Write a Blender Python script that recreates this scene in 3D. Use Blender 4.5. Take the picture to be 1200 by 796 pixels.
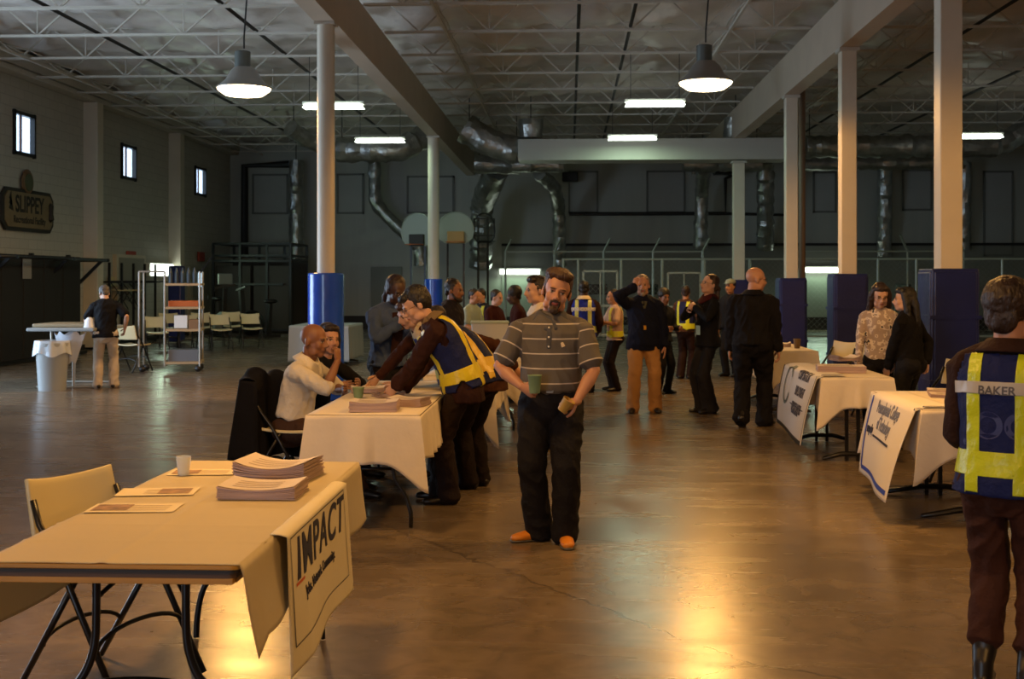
import bpy, bmesh, math, random
import numpy as np
from mathutils import Vector, Matrix, noise, Euler

for _o in list(bpy.data.objects):
    bpy.data.objects.remove(_o)
SC = bpy.context.scene
COL = SC.collection
random.seed(7)
PI = math.pi
def R(a): return a * PI / 180

# ---------------------------------------------------------------- camera
F = 1400.0          # focal length in pixels of the 1200 px wide frame
HC = 1.58           # eye height
YH = 328.0          # row of the horizon
PSI = math.atan(67 / 1400.0)
K = HC / 1.70
cd = bpy.data.cameras.new('camera')
cam = bpy.data.objects.new('camera', cd); COL.objects.link(cam)
cam.location = (0, 0, HC); cam.rotation_euler = (R(90), 0, PSI)
cd.sensor_width = 36; cd.lens = F / 1200 * 36
cd.shift_y = -(398 - YH) / 1200
cd.clip_end = 200
cd.dof.use_dof = True; cd.dof.focus_distance = 7.0; cd.dof.aperture_fstop = 6.0
SC.camera = cam
SC.view_settings.view_transform = 'Standard'; SC.view_settings.look = 'None'
SC.view_settings.exposure = 0.12; SC.view_settings.gamma = 1
SC.view_settings.use_curve_mapping = False

def W(px, py, d):
    r = (px - 600) / F * d
    return Vector((-math.sin(PSI) * d + math.cos(PSI) * r, math.cos(PSI) * d + math.sin(PSI) * r, HC + (YH - py) / F * d))
def G(px, py):
    d = F * HC / (py - YH); v = W(px, py, d); v.z = 0; return v
def T(px, py, z=0.74):
    return W(px, py, F * (HC - z) / (py - YH))

# ---------------------------------------------------------------- world
wd = bpy.data.worlds.new('world'); SC.world = wd; wd.use_nodes = True
wd.node_tree.nodes['Background'].inputs[0].default_value = (0.55, 0.75, 1.0, 1)
wd.node_tree.nodes['Background'].inputs[1].default_value = 3.0

def lamp(name, kind, loc, energy, color, rot=(0, 0, 0), **kw):
    l = bpy.data.lights.new(name, kind); l.energy = energy; l.color = color
    for k, v in kw.items(): setattr(l, k, v)
    o = bpy.data.objects.new(name, l); o.location = loc; o.rotation_euler = rot
    COL.objects.link(o); return o
DAY = (0.62, 0.80, 1.0)
WARM = (1.0, 0.48, 0.11)
TUBE = (0.66, 1.0, 0.68)
DOME_W = 560; TUBE_W = 25; DAY_W = 390
# daylight coming in at the open loading doors of the left and front walls (the openings are built below)
lamp('daylight_left_door', 'AREA', (-10.85, 15.6, 2.0), DAY_W, DAY, (0, R(-90), 0), shape='RECTANGLE', size=3.4, size_y=4.0)
lamp('daylight_front_door', 'AREA', (-6.0, -6.8, 1.9), DAY_W * 0.36, DAY, (R(90), 0, 0), shape='RECTANGLE', size=4.0, size_y=3.4)

# ---------------------------------------------------------------- helpers
def lin(c):
    if isinstance(c, str):
        c = c.lstrip('#'); c = [int(c[i:i+2], 16) / 255 for i in (0, 2, 4)]
    return tuple(((x / 12.92) if x <= .04045 else ((x + .055) / 1.055) ** 2.4) for x in c) + (1.0,)
_M = {}
def mat(name, color, rough=.6, metal=0, var=0, vs=6, bump=0, bs=30, emit=0, ecol=None, coat=0, alpha=1, stretch=None, trans=0):
    if name in _M: return _M[name]
    m = bpy.data.materials.new(name); m.use_nodes = True; _M[name] = m
    nt = m.node_tree; N = nt.nodes; L = nt.links; p = N['Principled BSDF']
    c = lin(color); p.inputs['Base Color'].default_value = c
    p.inputs['Roughness'].default_value = rough; p.inputs['Metallic'].default_value = metal
    p.inputs['Coat Weight'].default_value = coat
    p.inputs['Alpha'].default_value = alpha
    p.inputs['Transmission Weight'].default_value = trans
    if emit:
        p.inputs['Emission Color'].default_value = (ecol or c[:3]) + (1,) if len(ecol or c) == 3 else c
        p.inputs['Emission Strength'].default_value = emit
    if var or bump:
        tc = N.new('ShaderNodeTexCoord'); mp = N.new('ShaderNodeMapping')
        L.new(tc.outputs['Object'], mp.inputs[0])
        if stretch: mp.inputs['Scale'].default_value = stretch
    if var:
        n = N.new('ShaderNodeTexNoise'); n.inputs['Scale'].default_value = vs; n.inputs['Detail'].default_value = 5
        L.new(mp.outputs[0], n.inputs['Vector'])
        r = N.new('ShaderNodeMapRange'); r.inputs[1].default_value = .3; r.inputs[2].default_value = .7
        r.inputs[3].default_value = 1 - var; r.inputs[4].default_value = 1 + var
        L.new(n.outputs[0], r.inputs[0])
        mx = N.new('ShaderNodeMix'); mx.data_type = 'RGBA'; mx.blend_type = 'MULTIPLY'; mx.inputs[0].default_value = 1
        mx.inputs[6].default_value = c
        L.new(r.outputs[0], mx.inputs[7]); L.new(mx.outputs[2], p.inputs['Base Color'])
    if bump:
        n2 = N.new('ShaderNodeTexNoise'); n2.inputs['Scale'].default_value = bs; n2.inputs['Detail'].default_value = 4
        L.new(mp.outputs[0], n2.inputs['Vector'])
        b = N.new('ShaderNodeBump'); b.inputs['Strength'].default_value = bump; b.inputs['Distance'].default_value = .02
        L.new(n2.outputs[0], b.inputs['Height']); L.new(b.outputs[0], p.inputs['Normal'])
    return m

class MB:
    def __init__(s): s.v = []; s.f = []
    def add(s, vs, fs):
        o = len(s.v); s.v += [tuple(x) for x in vs]; s.f += [tuple(i + o for i in f) for f in fs]; return s
    def box(s, c, size, rot=None, taper=1):
        x, y, z = [q / 2 for q in size]; vs = []
        for dz in (-1, 1):
            t = 1 if dz < 0 else taper
            for dx, dy in ((-1, -1), (1, -1), (1, 1), (-1, 1)):
                v = Vector((dx * x * t, dy * y * t, dz * z))
                if rot is not None: v = rot @ v
                vs.append(v + Vector(c))
        return s.add(vs, [(3, 2, 1, 0), (4, 5, 6, 7), (0, 1, 5, 4), (1, 2, 6, 5), (2, 3, 7, 6), (3, 0, 4, 7)])
    def bar(s, a, b, w, h=None, up=(0, 0, 1)):
        a = Vector(a); b = Vector(b); d = b - a; h = h or w
        z = d.normalized(); u = Vector(up)
        if abs(z.dot(u)) > .98: u = Vector((0, 1, 0))
        x = z.cross(u).normalized(); y = x.cross(z)
        m = Matrix((x, y, z)).transposed()
        return s.box((a + b) / 2, (w, h, d.length), m)
    def loft(s, pts, rad, xdir=(1, 0, 0), n=14, cap=True, wob=0):
        pts = [Vector(p) for p in pts]; rad = [(r, r) if not isinstance(r, (tuple, list)) else r for r in rad]
        if cap:
            a = pts[0] + (pts[0] - pts[1]).normalized() * min(rad[0]) * .55
            b = pts[-1] + (pts[-1] - pts[-2]).normalized() * min(rad[-1]) * .55
            pts = [a] + pts + [b]; rad = [(rad[0][0] * .55, rad[0][1] * .55)] + rad + [(rad[-1][0] * .55, rad[-1][1] * .55)]
        X = Vector(xdir); rings = []
        for i, p in enumerate(pts):
            t = (pts[min(i + 1, len(pts) - 1)] - pts[max(i - 1, 0)]).normalized()
            x = (X - t * X.dot(t))
            if x.length < 1e-3: x = Vector((0, 1, 0)) - t * t.y
            x.normalize(); y = t.cross(x); X = x
            for k in range(n):
                a = 2 * PI * k / n; w = 1 + (random.uniform(-wob, wob) if wob else 0)
                rings.append(p + x * math.cos(a) * rad[i][0] * w + y * math.sin(a) * rad[i][1] * w)
        fs = []
        for i in range(len(pts) - 1):
            for k in range(n):
                k2 = (k + 1) % n; fs.append((i * n + k, i * n + k2, (i + 1) * n + k2, (i + 1) * n + k))
        fs.append(tuple(range(n - 1, -1, -1))); o = (len(pts) - 1) * n; fs.append(tuple(range(o, o + n)))
        return s.add(rings, fs)
    def tube(s, pts, r, n=10): return s.loft(pts, [r] * len(pts), n=n, cap=False, xdir=(.31, .83, .47))
    def cyl(s, c, r, h, n=24, r2=None):
        c = Vector(c); return s.loft([c, c + Vector((0, 0, h))], [r, r if r2 is None else r2], n=n, cap=False)
    def ell(s, c, r, rot=None, n=16, m=10):
        vs = []; fs = []; c = Vector(c)
        for i in range(1, m):
            t = PI * i / m
            for k in range(n):
                a = 2 * PI * k / n
                v = Vector((r[0] * math.sin(t) * math.cos(a), r[1] * math.sin(t) * math.sin(a), r[2] * math.cos(t)))
                if rot is not None: v = rot @ v
                vs.append(v + c)
        tp = Vector((0, 0, r[2])); bt = Vector((0, 0, -r[2]))
        if rot is not None: tp = rot @ tp; bt = rot @ bt
        vs += [tp + c, bt + c]; a = len(vs) - 2
        for i in range(m - 2):
            for k in range(n):
                k2 = (k + 1) % n; fs.append((i * n + k, (i + 1) * n + k, (i + 1) * n + k2, i * n + k2))
        for k in range(n):
            k2 = (k + 1) % n; fs.append((a, k, k2)); fs.append((a + 1, (m - 2) * n + k2, (m - 2) * n + k))
        return s.add(vs, fs)
    def lathe(s, c, prof, n=28):
        c = Vector(c); vs = []; fs = []
        for r, z in prof:
            for k in range(n):
                a = 2 * PI * k / n; vs.append(c + Vector((r * math.cos(a), r * math.sin(a), z)))
        for i in range(len(prof) - 1):
            for k in range(n):
                k2 = (k + 1) % n; fs.append((i * n + k, i * n + k2, (i + 1) * n + k2, (i + 1) * n + k))
        return s.add(vs, fs)
    def grid(s, fn, nu, nv, closed=False):
        vs = [fn(i / nu, j / nv) for j in range(nv + 1) for i in range(nu + 1)]
        fs = [(j * (nu + 1) + i, j * (nu + 1) + i + 1, (j + 1) * (nu + 1) + i + 1, (j + 1) * (nu + 1) + i) for j in range(nv) for i in range(nu)]
        return s.add(vs, fs)
    def mesh(s, name='m'):
        me = bpy.data.meshes.new(name); me.from_pydata(s.v, [], s.f); me.update(); return me
    def build(s, name, m, parent=None, smooth=None, bevel=0, solid=0, loc=None):
        me = s.mesh(name); return obj(name, me, m, parent, smooth, bevel, solid, loc)

def obj(name, me, m, parent=None, smooth=None, bevel=0, solid=0, loc=None):
    if m is not None: me.materials.clear(); me.materials.append(m)
    o = bpy.data.objects.new(name, me); COL.objects.link(o)
    if parent is not None: o.parent = parent
    if loc is not None: o.location = loc
    if smooth is True: me.polygons.foreach_set('use_smooth', [True] * len(me.polygons))
    elif smooth: me.polygons.foreach_set('use_smooth', [True] * len(me.polygons)); me.set_sharp_from_angle(angle=R(smooth))
    if solid:
        q = o.modifiers.new('s', 'SOLIDIFY'); q.thickness = solid; q.offset = 0
    if bevel:
        q = o.modifiers.new('b', 'BEVEL'); q.width = bevel; q.segments = 2; q.limit_method = 'ANGLE'
    return o
def tag(o, label=None, cat=None, group=None, kind=None):
    if label: o['label'] = label
    if cat: o['category'] = cat
    if group: o['group'] = group
    if kind: o['kind'] = kind
    return o
def empty(name, loc=(0, 0, 0), rz=0, label=None, cat=None, group=None, kind=None):
    o = bpy.data.objects.new(name, None); COL.objects.link(o); o.location = loc; o.rotation_euler = (0, 0, rz)
    o.empty_display_size = .2
    return tag(o, label, cat, group, kind)
def kids(o): return [c for c in bpy.data.objects if c.parent == o]
def copy_tree(o, parent=None):
    c = o.copy(); COL.objects.link(c); c.parent = parent
    for ch in kids(o): copy_tree(ch, c)
    return c
def struct(o): o['kind'] = 'structure'; return o
def text_mesh(body, size, bold=0, shear=0, sx=1, spacing=1, align='CENTER', lsp=1):
    cu = bpy.data.curves.new('t', 'FONT'); cu.body = body; cu.size = size; cu.align_x = align; cu.align_y = 'CENTER'
    cu.offset = bold; cu.shear = shear; cu.space_character = spacing; cu.space_line = lsp; cu.extrude = .0008
    o = bpy.data.objects.new('t', cu); COL.objects.link(o)
    dg = bpy.context.evaluated_depsgraph_get(); dg.update()
    me = bpy.data.meshes.new_from_object(o.evaluated_get(dg)); bpy.data.objects.remove(o)
    if sx != 1:
        for v in me.vertices: v.co.x *= sx
    me.materials.clear(); return me
def place_text(name, me, m, parent, origin, xd, yd):
    """map the text's x/y onto the two directions from origin"""
    xd = Vector(xd).normalized(); yd = Vector(yd).normalized(); n = xd.cross(yd); o = Vector(origin)
    for v in me.vertices: v.co = o + xd * v.co.x + yd * v.co.y + n * v.co.z
    return obj(name, me, m, parent)
# ---------------------------------------------------------------- the hall
XL = -11.8 * K; YB = 38.2; XR = 15.0; YF = -7.0; ZR = HC + 4.36 * K + .62
HB = HC + 3.6 * K         # underside of the girders
ZJ = HC + 4.36 * K        # joist bottom chord
def floor_mat():
    m = bpy.data.materials.new('sealed_concrete'); m.use_nodes = True; nt = m.node_tree; N = nt.nodes; L = nt.links; p = N['Principled BSDF']
    tc = N.new('ShaderNodeTexCoord')
    n1 = N.new('ShaderNodeTexNoise'); n1.inputs['Scale'].default_value = .55; n1.inputs['Detail'].default_value = 7; n1.inputs['Roughness'].default_value = .62
    n2 = N.new('ShaderNodeTexNoise'); n2.inputs['Scale'].default_value = 5; n2.inputs['Detail'].default_value = 8; n2.inputs['Distortion'].default_value = 1.2
    mp = N.new('ShaderNodeMapping'); mp.inputs['Scale'].default_value = (.35, 1.6, 1)
    n3 = N.new('ShaderNodeTexNoise'); n3.inputs['Scale'].default_value = 3; n3.inputs['Detail'].default_value = 6
    L.new(tc.outputs['Object'], n1.inputs['Vector']); L.new(tc.outputs['Object'], n2.inputs['Vector'])
    L.new(tc.outputs['Object'], mp.inputs[0]); L.new(mp.outputs[0], n3.inputs['Vector'])
    cr = N.new('ShaderNodeValToRGB'); e = cr.color_ramp.elements
    e[0].position = .32; e[0].color = lin('#5e5244'); e[1].position = .7; e[1].color = lin('#7e6f5c')
    L.new(n1.outputs[0], cr.inputs[0])
    cr2 = N.new('ShaderNodeValToRGB'); e = cr2.color_ramp.elements
    e[0].position = .35; e[0].color = (.72, .72, .72, 1); e[1].position = .65; e[1].color = (1.12, 1.12, 1.12, 1)
    L.new(n2.outputs[0], cr2.inputs[0])
    mx = N.new('ShaderNodeMix'); mx.data_type = 'RGBA'; mx.blend_type = 'MULTIPLY'; mx.inputs[0].default_value = .8
    L.new(cr.outputs[0], mx.inputs[6]); L.new(cr2.outputs[0], mx.inputs[7])
    # hairline cracks
    vo = N.new('ShaderNodeTexVoronoi'); vo.feature = 'DISTANCE_TO_EDGE'; vo.inputs['Scale'].default_value = .17
    wv = N.new('ShaderNodeMix'); wv.data_type = 'VECTOR'; wv.inputs[0].default_value = .12
    L.new(tc.outputs['Object'], wv.inputs[4]); L.new(n2.outputs[1], wv.inputs[5]); L.new(wv.outputs[1], vo.inputs['Vector'])
    lt = N.new('ShaderNodeMapRange'); lt.inputs[1].default_value = .0005; lt.inputs[2].default_value = .0022; lt.inputs[3].default_value = .55; lt.inputs[4].default_value = 1
    L.new(vo.outputs['Distance'], lt.inputs[0])
    mx2 = N.new('ShaderNodeMix'); mx2.data_type = 'RGBA'; mx2.blend_type = 'MULTIPLY'; mx2.inputs[0].default_value = 1
    L.new(mx.outputs[2], mx2.inputs[6]); L.new(lt.outputs[0], mx2.inputs[7]); L.new(mx2.outputs[2], p.inputs['Base Color'])
    rr = N.new('ShaderNodeMapRange'); rr.inputs[1].default_value = .3; rr.inputs[2].default_value = .7; rr.inputs[3].default_value = .22; rr.inputs[4].default_value = .30
    L.new(n3.outputs[0], rr.inputs[0]); L.new(rr.outputs[0], p.inputs['Roughness'])
    b = N.new('ShaderNodeBump'); b.inputs['Strength'].default_value = .02; b.inputs['Distance'].default_value = .02
    L.new(n3.outputs[0], b.inputs['Height']); L.new(b.outputs[0], p.inputs['Normal'])
    p.inputs['Specular IOR Level'].default_value = .55
    return m
def block_mat(name, color, bw=.40, bh=.20):
    m = bpy.data.materials.new(name); m.use_nodes = True; nt = m.node_tree; N = nt.nodes; L = nt.links; p = N['Principled BSDF']
    p.inputs['Base Color'].default_value = lin(color); p.inputs['Roughness'].default_value = .55
    tc = N.new('ShaderNodeTexCoord'); sx = N.new('ShaderNodeSeparateXYZ'); L.new(tc.outputs['Object'], sx.inputs[0])
    ad = N.new('ShaderNodeMath'); ad.operation = 'ADD'; L.new(sx.outputs[0], ad.inputs[0]); L.new(sx.outputs[1], ad.inputs[1])
    cb = N.new('ShaderNodeCombineXYZ'); L.new(ad.outputs[0], cb.inputs[0]); L.new(sx.outputs[2], cb.inputs[1])
    br = N.new('ShaderNodeTexBrick'); br.inputs['Scale'].default_value = 1; br.inputs['Brick Width'].default_value = bw; br.inputs['Row Height'].default_value = bh
    br.inputs['Mortar Size'].default_value = .008
    c = lin(color); br.inputs['Color1'].default_value = c; br.inputs['Color2'].default_value = tuple(x * .93 for x in c[:3]) + (1,); br.inputs['Mortar'].default_value = tuple(x * .75 for x in c[:3]) + (1,)
    L.new(cb.outputs[0], br.inputs['Vector']); L.new(br.outputs[0], p.inputs['Base Color'])
    b = N.new('ShaderNodeBump'); b.invert = True; b.inputs['Strength'].default_value = .4; b.inputs['Distance'].default_value = .01
    L.new(br.outputs['Fac'], b.inputs['Height']); L.new(b.outputs[0], p.inputs['Normal'])
    return m
M_floor = floor_mat(); M_block = block_mat('painted_block', '#b9b6ac')
M_metalwall = mat('metal_wall_panel', '#a7a89e', .5, 0, .06, 1.2, stretch=(3, 3, .3))
M_darkband = mat('dark_wainscot', '#1c1817', .6)
M_white = mat('cream_paint', '#cfc6b4', .45, 0, .04, 3)
M_steel = mat('white_painted_steel', '#bdb8ac', .45, 0, .06, 4)
M_black = mat('black_paint', '#0d0d0e', .42)
M_pipe = mat('dark_pipe', '#15120f', .5)
M_foil = mat('duct_foil', '#a8aaa6', .33, .85, .25, 5, .9, 9)
M_blue = mat('blue_vinyl', '#1a4cbc', .24, 0, .12, 3, .4, 5, coat=.4)
M_navy = mat('navy_vinyl', '#141f5c', .38, 0, .12, 3, .5, 6)
M_green = mat('chrome_rail', '#8f9a94', .35, .6)

def slab(name, lo, hi, m):
    lo = Vector(lo); hi = Vector(hi)
    return struct(MB().box((lo + hi) / 2, hi - lo).build(name, m))
slab('floor', (XL - .3, YF - .3, -.2), (XR + .3, YB + .3, 0), M_floor)
def wall_holes(name, axis, pos, th, a0, a1, holes, m, ztop):
    """wall in the plane x=pos (axis 0) or y=pos (axis 1), holes = (a0,a1,z0,z1)"""
    xs = sorted({a0, a1} | {h[0] for h in holes} | {h[1] for h in holes}); zs = sorted({0, ztop} | {h[2] for h in holes} | {h[3] for h in holes})
    mb = MB()
    for i in range(len(xs) - 1):
        for j in range(len(zs) - 1):
            cx, cz = (xs[i] + xs[i+1]) / 2, (zs[j] + zs[j+1]) / 2
            if any(h[0] < cx < h[1] and h[2] < cz < h[3] for h in holes): continue
            s = (th, xs[i+1] - xs[i], zs[j+1] - zs[j]) if axis == 0 else (xs[i+1] - xs[i], th, zs[j+1] - zs[j])
            c = (pos, cx, cz) if axis == 0 else (cx, pos, cz)
            mb.box(c, s)
    return struct(mb.build(name, m))
# windows high in the left wall: columns in px -> Y along the wall
def yl(px): return next(y for y in np.arange(8, 45, .01) if (px - 600) / F * (y * math.cos(PSI) - XL * math.sin(PSI)) <= XL * math.cos(PSI) + y * math.sin(PSI))
WIN = []
for (pa, pb, y0, y1) in ((15, 39, 133, 182), (141.5, 158, 171, 210), (228, 240, 197, 229)):
    ya, yb = yl(pa), yl(pb); yc = (ya + yb) / 2; dd = yc * math.cos(PSI) - XL * math.sin(PSI)
    WIN.append((ya, yb, HC + (YH - y1) / F * dd, HC + (YH - y0) / F * dd))
wall_holes('wall_left', 0, XL - .04, .08, YF, YB, [(13.5, 17.7, 0, 3.6)] + WIN, M_block, ZR)
wall_holes('wall_front', 1, YF - .15, .3, XL, XR, [(-8.0, -4.0, 0, 3.6)], M_block, ZR)
slab('wall_right', (XR, YF, 0), (XR + .3, YB, ZR), M_block)
slab('wall_back', (XL, YB, 0), (XR, YB + .3, ZR), M_metalwall)
slab('baseboard_back', (XL, YB - .03, 0), (XR, YB - .001, .42), M_darkband)
slab('baseboard_left', (XL + .001, 11, 0), (XL + .04, YB - .03, .12), M_darkband)
# lighter insulated eave band above the block wall
M_glass = mat('dusty_glass', '#9fc4dc', .08, alpha=.12)
for i, (ya, yb, z0, z1) in enumerate(WIN):
    w = struct(empty('window_%d' % (i + 1), (XL, (ya + yb) / 2, (z0 + z1) / 2)))
    fy, fz = (yb - ya) / 2, (z1 - z0) / 2
    fr = MB()
    for s in (-1, 1):
        fr.box((.0, s * (fy - .02), 0), (.1, .07, 2 * fz + .06)); fr.box((.0, 0, s * (fz - .02)), (.1, 2 * fy + .06, .07))
    fr.build('window_frame', M_black, w)
    MB().box((-.02, -.08, 0), (.04, .05, 2 * fz)).build('mullion', mat('rusty_mullion', '#6d4d48', .6), w)
    MB().box((-.05, 0, 0), (.01, 2 * fy, 2 * fz)).build('glass', M_glass, w)
# ceiling: vinyl-faced insulation sagging between the joists
JY = [HC * 0 + y for y in [5.6 + 1.99 * i for i in range(-6, 17)]]
M_insul = mat('insulation_facing', '#cdc5bc', .36, 0, .12, 1.1, 1.0, 5)
def ceil_fn(u, v):
    x = XL + (XR - XL) * u; y = YF + (YB - YF) * v
    ph = ((y - JY[0]) / 1.99) % 1; sag = math.sin(PI * ph) * .16
    q = Vector((x * .9, y * 1.3, 0)); w = noise.noise(q) * .13 + abs(noise.noise(q * 2.2)) * .12 + abs(noise.noise(q * 5)) * .05
    qx = ((x - XL) / 1.5) % 1
    return (x, y, ZR - .03 - sag * (1 - .35 * abs(math.cos(PI * qx)) ** 6) - w)
struct(MB().grid(ceil_fn, 190, 330).build('ceiling', M_insul, smooth=True, solid=.02))
slab('trim_1', (XL - .3, YF - .3, ZR + .02), (XR + .3, YB + .3, ZR + .2), M_steel)
# girders on two column lines
XG1 = -(3.6 * K) * 299 / 328; XG2 = None
def roomx(px, d): return W(px, 300, d).x
cols_r = [F * 3.6 * K / s for s in (369, 271, 216, 165)]
XG2 = roomx(1111, cols_r[0])
XC1 = roomx(382, F * 3.6 * K / 301)
M_gird = mat('girder_paint', '#b9ab98', .5, 0, .05, 2)
for i, xg in enumerate((XC1, XG2)):
    w = .13
    mb = MB(); mb.box((xg, (YF + YB) / 2, HB + .02), (.26, YB - YF, .04)); mb.box((xg, (YF + YB) / 2, ZJ - .02), (.24, YB - YF, .04))
    for s in (-1, 1): mb.box((xg + s * .118, (YF + YB) / 2, (HB + ZJ) / 2), (.02, YB - YF, ZJ - HB - .02))
    g = mb.build('roof_girder', M_gird)
    tag(g, ['deep tan painted roof girder running over the round columns', 'deep grey roof girder over the row of square columns'][i], 'girder')
# joists: bottom chord, top chord, zigzag web
def joist(x0, x1, y):
    mb = MB(); zt = ZR - .06; L_ = x1 - x0; n = max(2, round(L_ / 1.15))
    for s in (-1, 1):
        mb.box(((x0 + x1) / 2, y + s * .022, ZJ + .018), (L_, .032, .036))
        mb.box(((x0 + x1) / 2, y + s * .022, zt), (L_, .032, .05))
    for i in range(n):
        a = x0 + L_ * i / n; b = x0 + L_ * (i + 1) / n; m_ = (a + b) / 2
        mb.bar((a, y, zt), (m_, y, ZJ + .02), .026); mb.bar((m_, y, ZJ + .02), (b, y, zt), .026)
        if i % 2: mb.bar((m_, y, ZJ + .02), (m_, y, zt), .018)
    return mb
bays = ((XL + .25, XC1 - .13), (XC1 + .13, XG2 - .13), (XG2 + .13, XR - .02))
gl = ['white open-web roof joist over the bay beside the windowed wall', 'white open-web roof joist over the middle bay', 'white open-web roof joist over the bay beyond the square columns']
for bi, (a, b) in enumerate(bays):
    me = joist(a, b, 0).mesh('roof_joist')
    for y in JY[(6 if bi == 1 else 6):]:
        o = obj('roof_joist', me if me.users == 0 else me, None if me.users else M_steel); o.location.y = y
        tag(o, gl[bi], 'joist', gl[bi].replace('joist', 'joists'))
# bridging and conduit running the length of the hall
def run(name, x, z, r, m, label, cat, group=None, y0=10):
    o = MB().tube([(x, y0, z), (x, YB - .1, z)], r, 8).build(name, m, smooth=True); return tag(o, label, cat, group)
for i, x in enumerate((-7.9, -5.2, .15, 1.0, 6.6, 8.9)):
    run('sprinkler_pipe', x, ZJ + .09, .03, M_pipe, ['dark sprinkler pipe close to the windowed wall', 'dark sprinkler pipe above the round dome lamp beside the round column', 'dark sprinkler pipe along the middle bay, left of a pair',
        'dark sprinkler pipe along the middle bay, right of a pair', 'dark sprinkler pipe just beyond the square columns', 'dark sprinkler pipe furthest beyond the square columns'][i], 'pipe')
for i, x in enumerate((-9.9, -2.0, 2.6, 5.6)):
    o = MB()
    for k in range(6, len(JY) - 1):
        o.bar((x, JY[k], ZJ + .03), (x, JY[k + 1], ZR - .45), .022); o.bar((x, JY[k], ZR - .45), (x, JY[k + 1], ZJ + .03), .022)
    o.bar((x, 10, ZJ - .01), (x, YB, ZJ - .01), .04)
    tag(o.build('joist_bridging', M_steel), ['white cross bridging nearest the windowed wall', 'white cross bridging beside the tan girder', 'white cross bridging in the middle of the hall', 'white cross bridging beyond the grey girder'][i], 'bracing')
# ridge cap of dark brown deck seen between the two pipes
# pilasters of the left wall
for i, px in enumerate((101, 200)):
    y = yl(px); tag(MB().box((XL + .16, y, ZR / 2 - .3), (.34, .34, ZR - .7)).build('trim_%d' % (i + 2), M_white, bevel=.01), kind='structure')
o = MB().box((XL + .14, (10 + YB) / 2, ZJ + .03), (.28, YB - 10, .1)); o.box((XL + .3, (10 + YB) / 2, ZJ + .25), (.05, YB - 10, .3))
tag(o.build('trim_4', M_steel), kind='structure')
# columns
pad_lab = []
for i, (px, s) in enumerate(((382, 301), (508, 168))):
    d = F * 3.6 * K / s; p = W(px, 300, d); r = 10.3 / F * d if i == 0 else 6.7 / F * d
    t = empty('support_column', (XC1 if i == 0 else p.x, p.y, 0), 0, ['round cream steel column wrapped in bright blue pad, nearer one', 'round pale column with small blue pad by the basketball hoops'][i], 'column')
    MB().cyl((0, 0, 0), r, HB, 32).build('shaft', M_white, t, smooth=40)
    MB().box((0, 0, HB - .02), (2.3 * r, 2.3 * r, .035)).build('cap_plate', M_steel, t)
    zp = HC + 8 / F * d if i == 0 else HC + .02
    MB().cyl((0, 0, .02), r * (2.04 if i == 0 else 1.6), zp - .02, 40).build('padding', M_blue, t, smooth=40, bevel=.02)
for i, (px, s, hw, ph) in enumerate(((1111, 369, 12.8, 13), (993, 271, 9, 7), (927, 216, 7, 2), (881, 165, 6.5, 0))):
    d = cols_r[i]; p = W(px, 300, d); w = hw * 2 / F * d
    t = empty('support_column', (XG2, p.y, 0), 0, ['square cream column lit orange, wide dark blue pad, nearest the vested student', 'square cream column whose ragged blue pad stands behind two chairs',
              'square cream column behind the bald man, flat blue pad', 'square greenish column furthest along the row'][i], 'column')
    hcol = HB if i < 3 else HC + 140 / F * 28.5 - .03
    MB().box((0, 0, hcol / 2), (w, w, hcol)).build('shaft', M_white, t, bevel=.012)
    MB().box((0, 0, hcol - .03), (w * 1.3, w * 1.3, .05)).build('cap_plate', M_steel, t)
    zp = HC + ph / F * d; pw = (.485, .47, .47, .4)[i]
    def padfn(mb, q=zp, pw=pw):
        mb.box((0, 0, q / 2 + .01), (pw, pw, q - .02))
        for k in range(4):
            a = k * PI / 2; mb.box((math.cos(a) * pw / 2, math.sin(a) * pw / 2, q / 2), (.03 if k % 2 == 0 else pw * .9, pw * .9 if k % 2 == 0 else .03, q * .96))
        return mb
    padfn(MB()).build('padding', M_navy, t, bevel=.025)
    for k in (0, 1): MB().box((0, 0, zp * (.3 + .4 * k)), (pw + .045, pw + .045, .04)).build('strap', M_navy, t)
# brown service pipe beside a column
p = W(940, 300, cols_r[2] + .3)
tag(MB().tube([(p.x, p.y, 0), (p.x, p.y, HB + .5), (p.x + .25, p.y + .4, HB + .7)], .06, 12).build('service_pipe', mat('brown_pipe', '#7a6650', .5), smooth=True), 'brown vertical pipe beside the column behind the bald man', 'pipe')
# white box beam across
d = 28.5; a = W(607, 163, d); b = W(921, 188, d)
tag(MB().box(((a.x + b.x) / 2, a.y + .45, (a.z + b.z) / 2), (b.x - a.x, .9, a.z - b.z)).build('supply_duct', mat('white_duct', '#b9b8ac', .45, 0, .03, 2), bevel=.01), 'long white rectangular air duct crossing below the joists', 'duct')

# ---------------------------------------------------------------- foil ducts
def duct(pts, r, label, name='foil_duct'):
    P = [Vector(p) for p in pts]; out = []
    for i in range(len(P) - 1):
        L_ = (P[i+1] - P[i]).length; n = max(2, int(L_ / .12))
        for k in range(n): out.append(P[i].lerp(P[i+1], k / n))
    out.append(P[-1]); 
    for _ in range(3): out = [out[0]] + [(out[i-1] + out[i] * 2 + out[i+1]) / 4 for i in range(1, len(out) - 1)] + [out[-1]]
    rad = [r * (1 + .05 * math.sin(i * 2.1) + random.uniform(-.07, .07)) for i in range(len(out))]
    mb = MB(); mb.loft(out, rad, n=18, cap=False, wob=.075, xdir=(.2, .3, .9))
    o = tag(mb.build(name, M_foil, smooth=25), label, 'duct')
    for q in ((out[1], out[-2]) if abs(out[0].x - out[-1].x) > 1.5 else (out[1],)):
        MB().tube([q, (q.x, q.y, ZR - .2)], .012, 6).build('hanger', M_pipe, o)
    return o
db = 37.7
duct([W(347, 188, db), W(347, 313, db)], .22, 'straight foil duct dropping beside the dark cage in the corner')
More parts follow.
